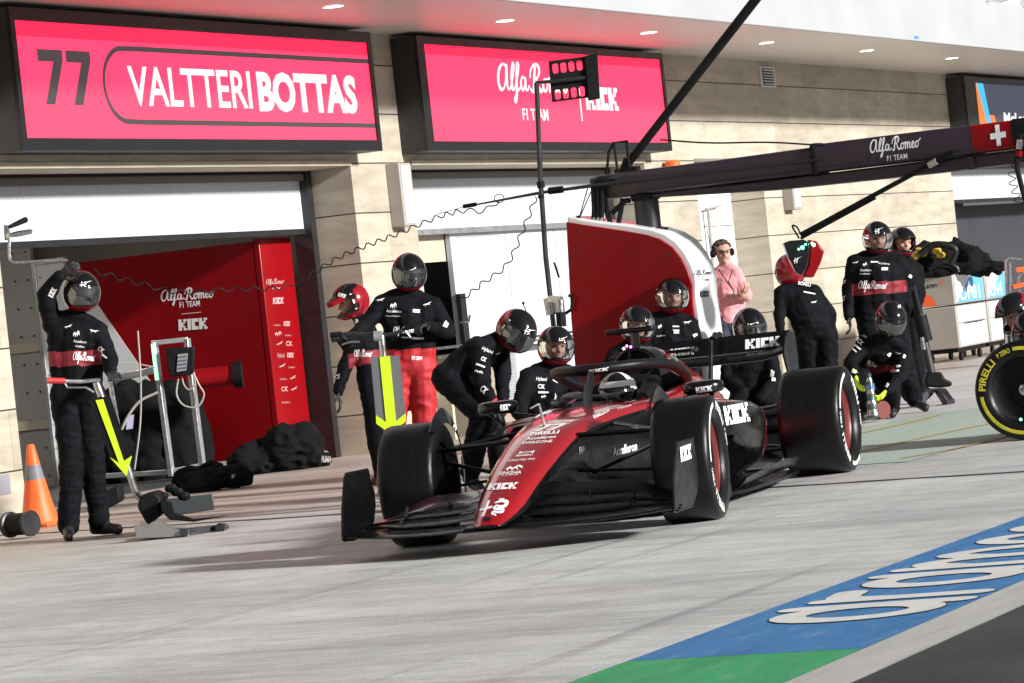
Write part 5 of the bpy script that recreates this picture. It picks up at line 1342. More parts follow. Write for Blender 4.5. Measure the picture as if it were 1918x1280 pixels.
# 14 kneeling man at the right edge holding the tyre
d = 25.8
r14, b14, h14, P14, _ = person('crew member at the right edge kneeling behind the yellow-marked tyre, seen in profile',
    dict(head=(1902, 588, 0), shR=(1920, 655, .1), shL=(1948, 655, -.25), elR=(1905, 705, .1), wrR=(1898, 690, .0), elL=(1950, 720, -.2), wrL=(1925, 700, -.25), hipR=(1965, 770, .1), hipL=(1975, 770, -.12),
         knR=(1905, 795, .1), knL=(1965, 805, .0), anR=(1955, 808, .28), anL=(2010, 808, .1), toR=(1940, 814, .28), toL=(1995, 814, .1)), d, head='open', face=(-60, 22, -6), group=CREW)
r15, b15, h15, P15, _ = person('second crew member at the right edge, black and red helmet cut by the frame',
    dict(head=(1932, 622, -.5), shR=(1948, 690, -.35), shL=(1990, 690, -.6), elR=(1950, 735, -.3), wrR=(1965, 760, -.4), elL=(2000, 750, -.6), wrL=(1985, 780, -.7), hipR=(2000, 790, -.2), hipL=(2030, 790, -.4),
         knR=(1985, 800, -.5), knL=(2010, 810, -.6), anR=(2010, 812, -.1), anL=(2040, 815, -.2), toR=(1995, 818, -.2), toL=(2030, 822, -.3)), d, head='dark', face=(-40, 20, 0), group=CREW)
# the driver, sitting in the car
cock = C(-1.55, 0, .60)
rd = thing('person', 'racing driver in the cockpit with white and dark blue helmet under the halo', 'person', C(-1.6, 0, .3), TH)
hd = C(-1.53, 0, .722); SU = 0
Rd = frame(cf+V(0, 0, -.05), UPV); 
dcaps = [(C(-1.75, 0, .30), C(-1.66, 0, .52), .12, .14, 0), (C(-1.64, .17, .53), C(-1.64, -.17, .53), .075, .075, 0), (C(-1.62, 0, .58), C(-1.55, 0, .68), .07, .06, 0)]
for s in (1, -1): dcaps += [(C(-1.64, s*.19, .53), C(-1.45, s*.22, .42), .06, .05, 0), (C(-1.45, s*.22, .42), C(-1.26, s*.13, .58), .05, .04, 0), (C(-1.75, s*.1, .28), C(-1.2, s*.12, .30), .09, .07, 0), (C(-1.26, s*.13, .58), C(-1.22, s*.11, .63), .035, .035, 0)]
dcaps += [(hd+V(0, 0, .02), hd-V(0, 0, .04), .08, .07, 1)]
bd = organic('body', dcaps, ['suit', 'skin'], rd, seed=55)
hm = helmet(hd, Rd, rd, 'driver', 1.0)
b = MB(); 
for i in range(24):
    t0 = R(-70+140*i/24); t1 = R(-70+140*(i+1)/24)
    def q(t, e): return hd+Rd @ V(math.sin(t)*math.cos(e)*.127, math.cos(t)*math.cos(e)*.155, math.sin(e)*.147)
    b.add([q(t0, R(14)), q(t1, R(14)), q(t1, R(27)), q(t0, R(27))], [(0, 1, 2, 3)])
b.build('visor_strip', 'grey_text', hm)
b = MB(); b.tube([hd+Rd @ V(.07, .02, -.12), hd+Rd @ V(.12, -.02, -.17)], .02, n=8); b.build('restraint_strap', 'blue_paint', hm)
# ------------------------------------------------------------------ things in the garages
def slab(mb, px, depth, th, mi=0):
    """solid plate: photograph polygon at a distance, th metres thick going away"""
    mb.prism([D(x, y, depth) for x, y in px], hz*th, mi)
def rope(mb, pts, r, n=6, mi=0, k=6): mb.tube(bez(pts, k), r, mi, n)
PX = 31.9
t = thing('partition_wall', 'tall red side partition with white wedge and team script in the left garage', 'partition', (PX, 18, 0))
def Q(px, py): return WX(px, py, PX)
b = MB(); b.bb(PX, PX+.06, 16.82, 19.04, .10, 2.34); red = b.build('panel', 'gloss_red', t, smooth=False)
b = MB(); b.bb(PX+.001, PX+.059, 16.83, 19.04, .0, .098); b.build('skirting', 'white_paint', t, smooth=False)
b = MB(); z1 = 1.62; pts = [V(PX-.004, 19.03, .12), V(PX-.004, 19.03, 2.2), V(PX-.004, 18.98, 2.2), V(PX-.004, 18.03, .12)]
pts = [Q(150, 522), Q(372, 846), Q(370, 872), Q(150, 905)]; pts = [V(PX-.004, min(p.y, 19.035), min(2.3, max(.10, p.z))) for p in pts]; b.prism(pts, (.003, 0, 0)); b.build('white_wedge', 'white_paint', t, smooth=False)
b = MB(); b.bb(PX-.002, PX+.72, 16.74, 16.815, .02, 2.36); col = b.build('column', 'gloss_red', t, bevel=.012)
b = MB(); lay(b, SC, (302, 565), (405, 557), (300, 545), [red]); lay(b, norm_w(g_text('F1 TEAM', .02)), (337, 577), (375, 573), (336, 566), [red])
lay(b, norm_w(g_kick()), (335, 620), (389, 616), (334, 599), [red]); lay(b, g_poly([(0, 0), (1, 0), (1, 1), (0, 1)]), (340, 589), (377, 585.5), (340, 588), [red])
b.build('lettering', 'white_text', t, fix=False, smooth=False)
b = MB(); lay(b, SC, (498, 533), (532, 531), (498, 524), [col]); lay(b, norm_w(g_text('F1 TEAM', .02)), (510, 543), (524, 542), (510, 539), [col]); lay(b, norm_w(g_kick()), (511, 570), (531, 569), (511, 558), [col])
for i, (y_, g1_, g2_) in enumerate(((611, AC, KI), (630, BL, AC), (648, LE, CK), (670, HY, KI), (690, LE, AC), (712, AC, LE), (733, CK, LE))):
    lay(b, g1_, (512+i*2.4, y_), (525+i*2.4, y_), (512+i*2.4, y_-(9 if g1_ is not AC else 4)), [col]); lay(b, g2_, (531+i*2.2, y_), (543+i*2.2, y_), (531+i*2.2, y_-(9 if g2_ is not AC else 4)), [col])
lay(b, AC, (527, 756), (543, 755), (527, 752), [col])
b.build('lettering', mat('faint_text', (.50, .30, .30), .5), t, fix=False, smooth=False)
t = thing('display_panel', 'white panel in a riveted aluminium frame, behind the man raising his hand', 'panel', (PX, 19.5, 0))
b = MB(); b.bb(PX-.03, PX+.03, 19.08, 19.42, .02, 2.36); pn = b.build('panel', 'white_paint', t, smooth=False)
b = MB(); b.bb(PX-.05, PX+.05, 19.42, 19.47, .0, 2.42); b.build('frame_post', 'alu', t, bevel=.006)
b = MB(); b.bb(PX-.045, PX+.04, 19.06, 19.42, 2.362, 2.42); b.build('frame_rail', 'alu', t, bevel=.006)
b = MB()
for k in range(9): b.sphere((PX-.033, 19.38, .15+k*.26), .010, n=8)
b.build('rivet', 'dark_metal', pn)
t = thing('partition_wall', 'grey riveted partition behind the orange cone', 'partition', (PX, 20, 0))
b = MB(); b.bb(PX+.02, PX+.08, 19.50, 20.6, .0, 2.9); pn = b.build('panel', mat('grey_panel', (.40, .38, .35), .6, var=.08, vscale=1.5), t, smooth=False)
b = MB(); b.bb(PX+.0, PX+.019, 19.50, 20.6, 1.45, 1.55); b.bb(PX+.0, PX+.019, 19.50, 20.6, .62, .72); b.build('rail', 'beige', pn)
b = MB()
for k in range(9):
    for y_ in (19.56, 19.72): b.sphere((PX+.012, y_, .12+k*.3), .012, n=8)
b.build('rivet', 'dark_metal', pn)
# aluminium trolley with monitor
t = thing('equipment_trolley', 'aluminium frame trolley with a black monitor and a green light strip', 'trolley', G(300, 893))
dt = 34.8
def P_(x, y, o=0): return D(x, y, dt+o)
b = MB(); b.bar(P_(289, 642), P_(322, 893), .07, .05); post = b.build('post', 'alu', t, bevel=.006)
b = MB(); b.bar(P_(350, 634), P_(380, 878), .07, .05); b.build('post', 'alu', t, bevel=.006)
b = MB(); b.bar(P_(284, 643), P_(352, 636), .05, .05); b.build('top_rail', 'alu', t, bevel=.005)
b = MB(); b.bar(P_(322, 884), P_(381, 872), .05, .06); b.bar(P_(322, 884, .03), P_(196, 892, .3), .05, .05); b.build('bottom_rail', 'alu', t, bevel=.005)
b = MB(); b.bar(P_(296, 692), P_(222, 708, .1), .06, .07); b.build('cross_rail', 'alu', t, bevel=.006)
b = MB(); b.bar(P_(286, 645, -.04), P_(294, 712, -.04), .035, .02); b.build('light_strip', emission('green_strip', (.25, 1, .5), 2.2), t)
b = MB(); slab(b, [(309, 652), (364, 650), (362, 700), (350, 703), (318, 706), (313, 690)], dt-.16, .12); mo = b.build('monitor', 'matt_black', t, bevel=.012)
b = MB(); slab(b, [(333, 664), (352, 662), (349, 694), (331, 697)], dt-.175, .008); b.build('screen', mat('dim_screen', (.25, .27, .30), .25), mo)
b = MB()
for k in range(4): slab(b, [(334, 668+k*7), (350, 666+k*7), (349.6, 669+k*7), (333.8, 671+k*7)], dt-.18, .003)
b.build('screen_line', mat('dim_grey', (.10, .10, .11), .4), mo)
b = MB(); rope(b, [P_(358, 690, -.1), P_(372, 720, -.1), P_(382, 740, -.1), P_(370, 762, -.1), P_(345, 760, -.1), P_(331, 740, -.1), P_(334, 708, -.1)], .010)
rope(b, [P_(340, 704, -.1), P_(345, 722, -.1), P_(355, 730, -.1), P_(366, 716, -.1), P_(358, 695, -.1)], .008)
rope(b, [P_(258, 620, -.1), P_(262, 680, -.1), P_(264, 740, -.1), P_(262, 800, -.1), P_(252, 880, -.1)], .010)
rope(b, [P_(296, 735, -.1), P_(262, 752, -.1), P_(240, 780, -.1), P_(228, 805, -.1)], .014); rope(b, [P_(290, 688, -.1), P_(240, 680, -.1), P_(215, 684, -.1)], .008)
b.build('cable', 'crate', t)
b = MB(); b.lathe(P_(352, 712, .2), rt, [(0, 0), (0, .10), (.22, .10), (.46, .10), (.46, .13), (.55, .14), (.55, 0)], n=28, mis=[0, 0, 0, 1, 1, 1]); b.build('air_bottle', ['gloss_red', 'matt_black'], t)
# lumps of black fabric
def lump(label, cat, name, blobs, group=None, mtl='fabric_black', vox=.03, wr=.02, sm=4, mark=None):
    caps = [(D(x, y, dp+o), D(x2, y2, dp+o2), ra, rb, 0) for x, y, o, x2, y2, o2, ra, rb, dp in blobs]
    o = organic(name, caps, [mtl], None, voxel=vox, smooth=sm, wrinkle=wr, seed=rnd.random()*9)
    tag(o, label, cat, group); return o
b1_ = lump('big crumpled black kit bag beside the dark garage door frame', 'bag', 'kit_bag', [(470, 862, 0, 560, 840, .1, .18, .27, 34.3), (530, 835, 0, 570, 850, .2, .23, .18, 34.3), (450, 868, -.1, 600, 862, .2, .14, .13, 34.3), (440, 868, 0, 470, 855, 0, .10, .12, 34.3)], vox=.022, wr=.05)
marks(b1_, [(LE, 611, 846, 12, 7, 30), (norm_w(g_text('PUMA', .04)), 611, 860, 18, 12, 4)], 'bag_mark', 'crate')
b2_ = lump('flat black rolled cover lying on the ground at the foot of the trolley', 'cover', 'rolled_cover', [(350, 905, 0, 445, 893, 0, .10, .11, 31.4), (340, 900, .2, 400, 890, .2, .11, .13, 31.4), (440, 893, 0, 456, 893, 0, .10, .09, 31.4)], vox=.02, wr=.03)
marks(b2_, [(norm_box(g_smallmark()), 438, 892, 9, 8, 0)], 'cover_mark')
for i, (x0, x1, x2, lb) in enumerate(((226, 246, 238, 'left'), (262, 290, 282, 'middle'), (318, 345, 338, 'right'))):
    o = lump(('black covered tyre stack on the left, with a small screen hung on it', 'black covered tyre stack between the two others behind the trolley', 'black covered tyre stack behind the right post of the trolley')[i], 'tyre stack', 'covered_tyres',
         [(x0+8, 770, .9, x1, 870, .9, .29, .32, 34.9), (x0+12, 760, .9, x1+6, 850, 1.2, .28, .30, 34.9)], 'covered tyre stacks in the garage', wr=.03)
b = MB(); slab(b, [(236, 777), (253, 774), (250, 806), (234, 808)], 35.3, .02); tb = b.build('hanging_tablet', 'matt_black'); tag(tb, 'small lit tablet hanging on the left covered tyre stack', 'tablet')
b = MB(); slab(b, [(238, 779), (251, 777), (248.5, 803), (236, 805)], 35.29, .004); b.build('screen', emission('tablet_glow', (.55, .5, .7), .7), tb)
b = MB(); slab(b, [(193, 922), (222, 908), (226, 940), (205, 952), (193, 952)], 29.7, .35); bx = b.build('tool_box', 'matt_black', bevel=.02); tag(bx, 'low dark tool box behind the legs of the man with the raised hand', 'tool box')
b = MB(); slab(b, [(196, 939), (204, 938), (204, 943), (196, 944)], 29.69, .003); b.build('label_plate', 'white_paint', bx)
# hose drum bottom left, hook rack top left
b = MB(); c = G(14, 998); c.z = .22; 
c = D(16, 980, 26.6); c.z = .11
b.lathe(c, (-.25, -.96, 0), [(-.02, .0), (-.02, .06), (0, .10), (.03, .10), (.035, .085), (.22, .085), (.225, .10), (.25, .10), (.25, 0)], n=36, mis=[0, 0, 0, 0, 1, 0, 0, 0]); hr = b.build('hose_drum', ['dark_metal', 'matt_black'])
tag(hr, 'grey disc of a hose drum lying at the left edge by the cone', 'hose drum')
b = MB(); p = [G(16, 958), G(60, 998), G(105, 985), G(62, 968)]; b.prism([V(q.x, q.y, .012) for q in (G(22, 1000), G(92, 985), G(112, 978), G(60, 975))], (0, 0, .02)); b.build('rubber_mat', 'matt_black', hr)
t = thing('hook_rack', 'bent steel tube hook with a black grip fixed to the left pillar', 'hook', (25.5, 15.9, 1.9))
def Wp(x, y, Y=15.9): return W(x, y, Y)
b = MB(); b.tube(bez([Wp(12, 425), Wp(17, 440), Wp(18, 480), Wp(26, 492), Wp(60, 491), Wp(125, 488)], 6), .013, n=8); b.build('rod', 'steel', t)
b = MB(); b.tube([Wp(14, 427), Wp(30, 420), Wp(48, 412)], [.014, .022, .026], n=10); b.build('grip', 'matt_black', t)
b = MB(); b.tube([Wp(14, 442), Wp(35, 438), Wp(57, 434)], [.018, .026, .022], n=10); b.tube([Wp(11, 422, 15.96), Wp(13, 450, 15.96)], .02, n=8); b.build('peg', 'steel', t)
# traffic cone
c = G(76, 986); t = thing('traffic_cone', 'orange traffic cone with grey band against the left pillar', 'cone', c)
Hc = .67; b = MB(); ax = V(-.03, 0, 1)
pr = [(.03, .165), (.06, .15), (.20, .118), (.38, .083), (.385, .083), (.50, .060), (.505, .060), (.66, .032), (.67, .024), (.67, .0)]
b.lathe(c, ax, pr, n=40, mis=[0, 0, 0, 0, 1, 1, 0, 0, 0]); b.build('cone_body', ['orange', 'cone_band'], t)
b = MB(); b.box(c+V(0, 0, .017), (.36, .36, .034)); b.build('base', 'orange', t, bevel=.012)

# ------------------------------------------------------------------ second garage
b = MB(); p0 = W(845, 430, 16.64); 
b.bb(36.42, 41.04, 16.64, 16.70, .9, 2.40); wp = b.build('white_partition', 'shutter_white', smooth=False); tag(wp, 'white partition panels under the roller door left of the red gantry housing', 'partition')
b = MB()
for x in (38.0, 39.5): b.bb(x, x+.012, 16.636, 16.639, .9, 2.38)
b.bb(36.6, 37.9, 16.636, 16.639, 2.25, 2.262); b.build('panel_seam', 'crate', wp)
b = MB(); b.tube([W(862, 604, 16.6), W(878, 603, 16.58), W(880, 590, 16.56)], .014); b.build('hinge_arm', 'steel', wp)
b = MB(); b.bb(36.40, 36.55, 16.58, 16.635, 1.02, 1.60); b.build('hinge_plate', 'dark_metal', wp)
b = MB(); b.bb(34.22, 36.6, 16.72, 16.78, 1.99, 2.5); o = b.build('beige_panel', 'beige', smooth=False); tag(o, 'beige panel inside the second garage above the dark shelves', 'panel')
b = MB(); b.bb(34.25, 38.2, 17.12, 17.20, .0, 1.985); o = b.build('equipment_rack', 'matt_black', smooth=False); tag(o, 'dark equipment rack inside the second garage', 'rack')
b = MB()
for k in range(5): b.bb(34.4+k*.4, 34.7+k*.4, 17.02, 17.115, 1.30+.1*(k % 2), 1.5+.12*(k % 3))
b.build('device', ['dark_metal'], o); b = MB(); b.bb(34.3, 38.2, 16.95, 17.115, 1.24, 1.27); b.build('shelf', 'steel', o)
t = thing('cabinet', 'low white cabinet with a vent grille behind the bending crew member', 'cabinet', (36.5, 16.2, 0))
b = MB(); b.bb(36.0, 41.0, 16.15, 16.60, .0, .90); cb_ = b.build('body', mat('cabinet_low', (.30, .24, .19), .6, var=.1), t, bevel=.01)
x0 = W(935, 700, 16.1).x; x1 = W(1062, 700, 16.1).x
b = MB(); b.bb(x0, x1+.6, 16.08, 16.148, .25, .98); b.build('door_panel', 'shutter_white', t, bevel=.008)
b = MB()
for k in range(22): b.bb(x0+.02, x0+.45, 16.066, 16.078, .30+k*.028, .314+k*.028)
b.build('vent_slat', 'alu', t)
b = MB(); b.bb(34.3, 41.0, 15.95, 16.62, .90, .93); b.bb(34.3, 41.0, 15.95, 15.98, 1.0, 1.03); b.build('worktop', 'steel', t)
b = MB(); b.bb(34.6, 34.66, 16.0, 16.5, 0, .9); b.bb(35.3, 35.36, 16.0, 16.5, .0, .9); b.bb(34.3, 35.98, 16.2, 16.24, .45, .75); b.build('leg', 'beige', t)

# ------------------------------------------------------------------ gantry
GX = 26.8; t = thing('overhead_gantry', 'red and white curved gantry housing carrying a long black overhead boom', 'gantry', (27.0, 10.7, 0))
outline = [(1060, 416), (1090, 421), (1130, 427), (1170, 433), (1210, 440), (1235, 448), (1258, 463), (1275, 484), (1288, 508), (1296, 534), (1297, 570)]
pr = [WX(x, y, GX) for x, y in outline]; Yf = pr[-1].y; Yb = pr[0].y
body_ = [(p.y, p.z) for p in pr]+[(Yf-.01, .9), (Yf-.02, .03), (Yb+.08, .03), (Yb+.05, 1.2)]
b = MB(); b.prism([V(GX, y, z) for y, z in body_], (.03, 0, 0)); red2 = b.build('red_side', 'gloss_red', t, angle=30, bevel=.008)
big = []
cy, cz = sum(y for y, z in body_)/len(body_), sum(z for y, z in body_)/len(body_)
wh = [(y-(.035 if y < cy+.3 else -.0), z+.045 if z > .1 else z) for y, z in body_]
b = MB(); b.prism([V(GX+.031, y, z) for y, z in wh], (.50, 0, 0)); whb = b.build('white_body', 'white_paint', t, angle=30, bevel=.015)
b = MB(); lay(b, SC, (1301, 516), (1334, 514), (1301, 507), [whb]); lay(b, norm_w(g_text('F1 TEAM', .02)), (1314, 527), (1327, 526), (1314, 523), [whb]); lay(b, norm_w(g_kick()), (1311, 557), (1328, 556), (1311, 546), [whb])
b.build('lettering', 'black_text', whb, fix=False, smooth=False)
b = MB()
for x, y in ((1083, 433), (1082, 477), (1181, 470), (1252, 478), (1254, 560)): b.sphere(WX(x, y, GX-.002), .009, n=8)
b.build('fastener', 'dark_metal', red2)
b = MB(); b.tube([V(27.1, 10.55, 1.85), V(27.1, 10.55, 2.18)], .105, n=24, flat=1.); post = b.build('post', 'dark_metal', t, bevel=0)
b = MB(); b.lathe(V(27.1, 10.55, 1.86), (0, 0, 1), [(0, .16), (.025, .16), (.03, .11)], n=28); b.lathe(V(27.1, 10.55, 2.13), (0, 0, 1), [(0, .12), (.04, .13), (.05, .10)], n=28); b.build('flange', 'matt_black', post)
def boomsec(y, z0, z1, hw, k=.35):
    zc = (z0+z1)/2; h = (z1-z0)/2
    return [V(27.1+hw*math.copysign(abs(math.cos(a))**k, math.cos(a)), y, zc+h*math.copysign(abs(math.sin(a))**k, math.sin(a))) for a in [2*math.pi*(i+.5)/20 for i in range(20)]]
M['boom_dark'] = mat('boom_dark', (.030, .017, .029), .38, rvar=.1, vscale=5, bump=.12, bscale=12)
M['boom_purple'] = mat('boom_purple', (.055, .018, .045), .4, rvar=.1, bump=.1, bscale=10)
b = MB(); b.loft([boomsec(y, z0, z1, w_) for y, z0, z1, w_ in ((11.0, 2.19, 2.37, .09), (10.9, 2.175, 2.385, .12), (9.9, 2.175, 2.385, .13), (8.96, 2.17, 2.395, .14))]); bm1 = b.build('boom', 'boom_dark', t, angle=50)
b = MB(); b.loft([boomsec(y, z0, z1, .15) for y, z0, z1 in ((8.99, 2.185, 2.41), (8.93, 2.18, 2.415), (8.0, 2.175, 2.415), (7.62, 2.175, 2.41))]); bm2 = b.build('boom_cowl', 'boom_dark', t, angle=50)
b = MB(); b.loft([boomsec(y, 2.18, 2.412, .152) for y in (7.66, 7.32)]); bm3 = b.build('boom_tip', 'gloss_red', t, angle=50)
b = MB(); b.loft([boomsec(y, 2.17, 2.42, .156) for y in (7.325, 7.05)]); b.build('boom_end', 'matt_black', t, angle=50)
b = MB(); b.loft([boomsec(y, z0, 2.172, .10, .3) for y, z0 in ((10.45, 2.14), (9.4, 2.08), (8.0, 2.06), (6.9, 2.06))]); b.build('lower_beam', 'boom_dark', t, angle=50)
b = MB(); b.loft([boomsec(y, 2.16, 2.425, .165, .35) for y in (9.02, 8.985)]); b.build('clamp_ring', 'matt_black', t, angle=50)
b = MB(); lay(b, SC, (1630, 287), (1726, 275), (1628, 264), [bm2]); lay(b, norm_w(g_text('F1 TEAM', .01)), (1662, 302), (1700, 297), (1661, 292), [bm2]); b.build('lettering', 'white_text', bm2, fix=False, smooth=False)
b = MB(); lay(b, g_poly([(.36, 0), (.64, 0), (.64, .36), (1, .36), (1, .64), (.64, .64), (.64, 1), (.36, 1), (.36, .64), (0, .64), (0, .36), (.36, .36)]), (1857, 276), (1886, 271), (1853, 237), [bm3]); b.build('cross_mark', 'white_text', bm3, fix=False, smooth=False)
# mast stay going up, small frame and hoses at the back end
b = MB(); a = WX(1172, 312, 27.1); c = WX(1418, -4, 27.1); c = c+(c-a)*.8; b.tube([a, c], [.035, .045], n=16); b.build('stay', 'matt_black', t)
b = MB(); b.tube([WX(1185, 324, 27.1), WX(1172, 312, 27.1), WX(1178, 300, 27.1)], .05, n=12); b.bar(WX(1155, 322, 27.1), WX(1196, 316, 27.1), .10, .04); b.build('stay_foot', 'matt_black', t)
b = MB()
for q in ([(1157, 325), (1150, 267), (1176, 265)], [(1178, 312), (1174, 267)], [(1150, 267), (1140, 285), (1136, 330)]): b.tube([WX(x, y, 27.05) for x, y in q], .012, n=8)
b.build('cable_frame', 'matt_black', t)
for k, (x, xb) in enumerate(((1114, 1112), (1122, 1120), (1130, 1127))):
    b = MB(); rope(b, [WX(xb, 412, 26.95), WX(xb+1, 390, 26.95), WX(x-2, 355, 26.95), WX(x+8, 336, 26.95), WX(x+26, 334, 27.0)], .022, 10); hs_ = b.build('hose', 'matt_black', t)
    b = MB(); b.tube([WX(xb, 420, 26.95), WX(xb+1, 388, 26.95)], [.024, .018], n=10); b.build('hose_fitting', 'steel', hs_)
for q in ([(1148, 428), (1138, 400), (1132, 360), (1140, 345)], [(1156, 430), (1163, 395), (1166, 372)], [(1146, 400), (1170, 378), (1180, 376)]):
    b = MB(); rope(b, [WX(x, y, 27.0) for x, y in q], .022, 8); b.build('hose', 'matt_black', t)
b = MB()
for x2, y2 in ((1103, 345), (1112, 348)): b.tube([WX(1084, 412, 26.9), WX(x2, y2, 27.0)], .005, n=5)
b.lathe(WX(1084, 415, 26.9), (0, 0, 1), [(-.02, .03), (.02, .025), (.05, .012)], n=12); b.build('aerial', 'matt_black', t)
b = MB(); b.tube([WX(1066, 554, 26.78), WX(1073, 557, 26.76), WX(1070, 580, 26.76), WX(1060, 587, 26.78)], .014, n=8); b.build('side_handle', 'matt_black', t)
b = MB(); b.tube([WX(1038, 492, 26.9), WX(1047, 520, 26.9)], .010, n=6); b.build('side_aerial', 'matt_black', t)
# end hoses at the right edge
b = MB(); rope(b, [WX(1912, 250, 26.9), WX(1908, 275, 26.9), WX(1905, 310, 26.9), WX(1911, 340, 26.9), WX(1922, 380, 26.9)], .022, 8); hs_ = b.build('hose', 'matt_black', t)
b = MB(); b.tube([WX(1911, 262, 26.88), WX(1909, 280, 26.88)], .028, n=10); b.build('hose_fitting', 'steel', hs_)
b = MB(); b.tube([WX(1909, 283, 26.88), WX(1908, 293, 26.88)], .028, n=10); b.build('fitting_band', 'gloss_red', hs_)
def coil(pts, r, amp, wl, n=9):
    path = bez(pts, 60); L = 0; out = []
    for i, p in enumerate(path):
        if i: L += (p-path[i-1]).length
        d = (path[min(i+1, len(path)-1)]-path[max(i-1, 0)]).normalized(); s = d.cross(fwd).normalized()
        q = 2*math.pi*L/wl; w_ = s*(amp*math.sin(q))+fwd*(amp*math.cos(q)*.6)
        if not out or (p+w_-out[-1]).length > wl/14: out.append(p+w_)
    b = MB(); b.tube(out, r, n=5); return b
b = coil([WX(1906, 300, 26.9), WX(1895, 330, 26.9), WX(1905, 370, 26.9), WX(1915, 400, 26.9)], .004, .03, .07); b.build('coil_lead', 'matt_black', t)
b = MB(); rope(b, [D(1236, 262, 28.6), D(1330, 268, 28.5), D(1440, 267, 28.3), D(1544, 273, 27.8)], .008); b.build('cable', 'matt_black', t)
b = MB(); b.bar(WX(1818, 294, 27.0), WX(1822, 318, 27.0), .05, .05); b.build('beam_bracket', 'dark_metal', t)
# light arm and hanging light box
la = thing('light_arm', 'thin black tube arm slanting down from the boom to the hanging light box', 'arm', WX(1503, 437, 27.0))
b = MB(); a = WX(1500, 440, 26.98); c = WX(1786, 285, 26.94); b.tube([a, c], .020, n=12); b.build('tube', 'matt_black', la)
b = MB(); m_ = a.lerp(c, .86); b.tube([a.lerp(c, .84), a.lerp(c, .89)], .027, n=12); b.build('collar', 'crate', la)
b = MB(); b.tube([WX(1500, 447, 26.96), WX(1640, 371, 26.95)], .012, n=8); b.build('lead', 'matt_black', la)
b = MB(); b.tube(bez([WX(1497, 447, 26.98), WX(1484, 424, 26.97), WX(1493, 426, 26.97), WX(1500, 440, 26.98)], 5), .008, n=6); b.build('cable_loop', 'matt_black', la)
lb_ = thing('signal_light_box', 'black and red pit signal box with green lamps hanging under the light arm', 'signal light', WX(1505, 485, 27.0))
b = MB(); fb = [(1467, 456), (1480, 451), (1506, 449), (1517, 456), (1513, 500), (1500, 517), (1490, 508), (1478, 484)]; slab(b, fb, 28.25, .16); fr_ = b.build('face', 'helmet_black', lb_, bevel=.012)
b = MB(); sb_ = [(1513, 449), (1530, 452), (1544, 471), (1538, 492), (1524, 520), (1503, 519), (1514, 498), (1518, 457)]; slab(b, sb_, 28.28, .15); sd_ = b.build('cover', 'gloss_red', lb_, bevel=.012)
b = MB(); lay(b, norm_box(g_smallmark()), (1486, 494), (1500, 493), (1487, 482), [fr_], lift=.006); b.build('cover_mark', 'white_text', fr_, fix=False, smooth=False)
GE = emission('green_lamp', (.1, 1, .45), 9)
b = MB()
for x, y, r_ in ((1503, 464, .016), (1524, 459, .014), (1496, 467, .008), (1509, 458, .008), (1521, 456, .010)): b.sphere(D(x, y, 28.22), r_, n=10)
b.build('lamp', GE, lb_)
# signal board on its pole, lance and coiled leads
sb = thing('signal_board', 'black signal board with two rows of round openings on a thin pole', 'signal board', WX(1045, 612, 27.3))
def holes(X, Y):
    d = np.maximum(np.abs(X-.5)-.5, np.abs(Y-.5)-.5)
    for i in range(4):
        for y in (.17, .80):
            cx = .17+i*.215; q = np.hypot(np.maximum(np.abs(X-cx)-.03, 0), np.maximum(np.abs(Y-y)-.06, 0)*.75)-.045; d = np.maximum(d, -q)
    return d
g_ = field_mesh(holes, -.02, 1.02, -.02, 1.02, 60, 60); bl, br, tl = D(1034, 192, 27.5), D(1104, 183, 27.5), D(1027, 115, 27.5)
b = MB(); b.add([bl+(br-bl)*x+(tl-bl)*y for x, y in g_[0]], g_[1]); b.build('board', 'matt_black', sb, solid=.02, smooth=False)
b = MB(); slab(b, [(1094, 105), (1120, 100), (1124, 184), (1102, 188)], 27.46, .10); b.build('battery_box', 'matt_black', sb, bevel=.008)
b = MB(); b.tube([D(1030, 154, 27.47), D(1096, 146, 27.47)], .018, n=8); b.build('handle_bar', 'dark_metal', sb)
b = MB(); b.tube([D(1003, 155, 27.4), D(1032, 153, 27.4)], .014, n=8); b.tube([D(1005, 155, 27.4), D(1012, 330, 27.4), D(1022, 480, 27.4), D(1037, 612, 27.4), D(1056, 790, 27.4), D(1063, 868, 27.4)], .021, n=10); b.build('pole', 'dark_metal', sb)
b = MB(); b.tube([D(1012, 340, 27.4), D(1014, 352, 27.4)], .032, n=10); b.tube([D(1013, 365, 27.4), D(1014, 372, 27.4)], .026, n=10)
b.build('clamp', 'matt_black', sb); b = MB(); b.tube([D(1028, 558, 27.38), D(1034, 590, 27.38)], .045, n=12); b.tube([D(1048, 562, 27.3), D(1050, 585, 27.3)], .035, n=12); b.bar(D(1028, 560, 27.35), D(1052, 562, 27.3), .05, .05); b.build('chrome_joint', 'steel', sb)
b = MB(); b.tube([D(1050, 585, 27.3), D(1052, 612, 27.3)], .04, n=10); b.build('socket', 'matt_black', sb)
ln = thing('marker_lance', 'long thin black rod reaching left from the boom across the signal pole', 'rod', WX(868, 387, 27.0))
b = MB(); b.tube([WX(868, 388, 26.93), WX(1014, 361, 26.93), WX(1140, 344, 26.93), WX(1540, 299, 26.93)], [.006, .014, .016, .010], n=8); b.build('rod', 'dark_metal', ln)
b = MB(); b.tube([WX(868, 387, 26.93), WX(892, 383, 26.93)], .018, n=8); b.tube([WX(1028, 358, 26.93), WX(1054, 355, 26.93)], .03, n=8); b.build('sleeve', 'matt_black', ln)
b = MB(); b.tube([WX(818, 402, 26.93), WX(868, 388, 26.93)], .003, n=5); b.build('whip', 'dark_metal', ln)
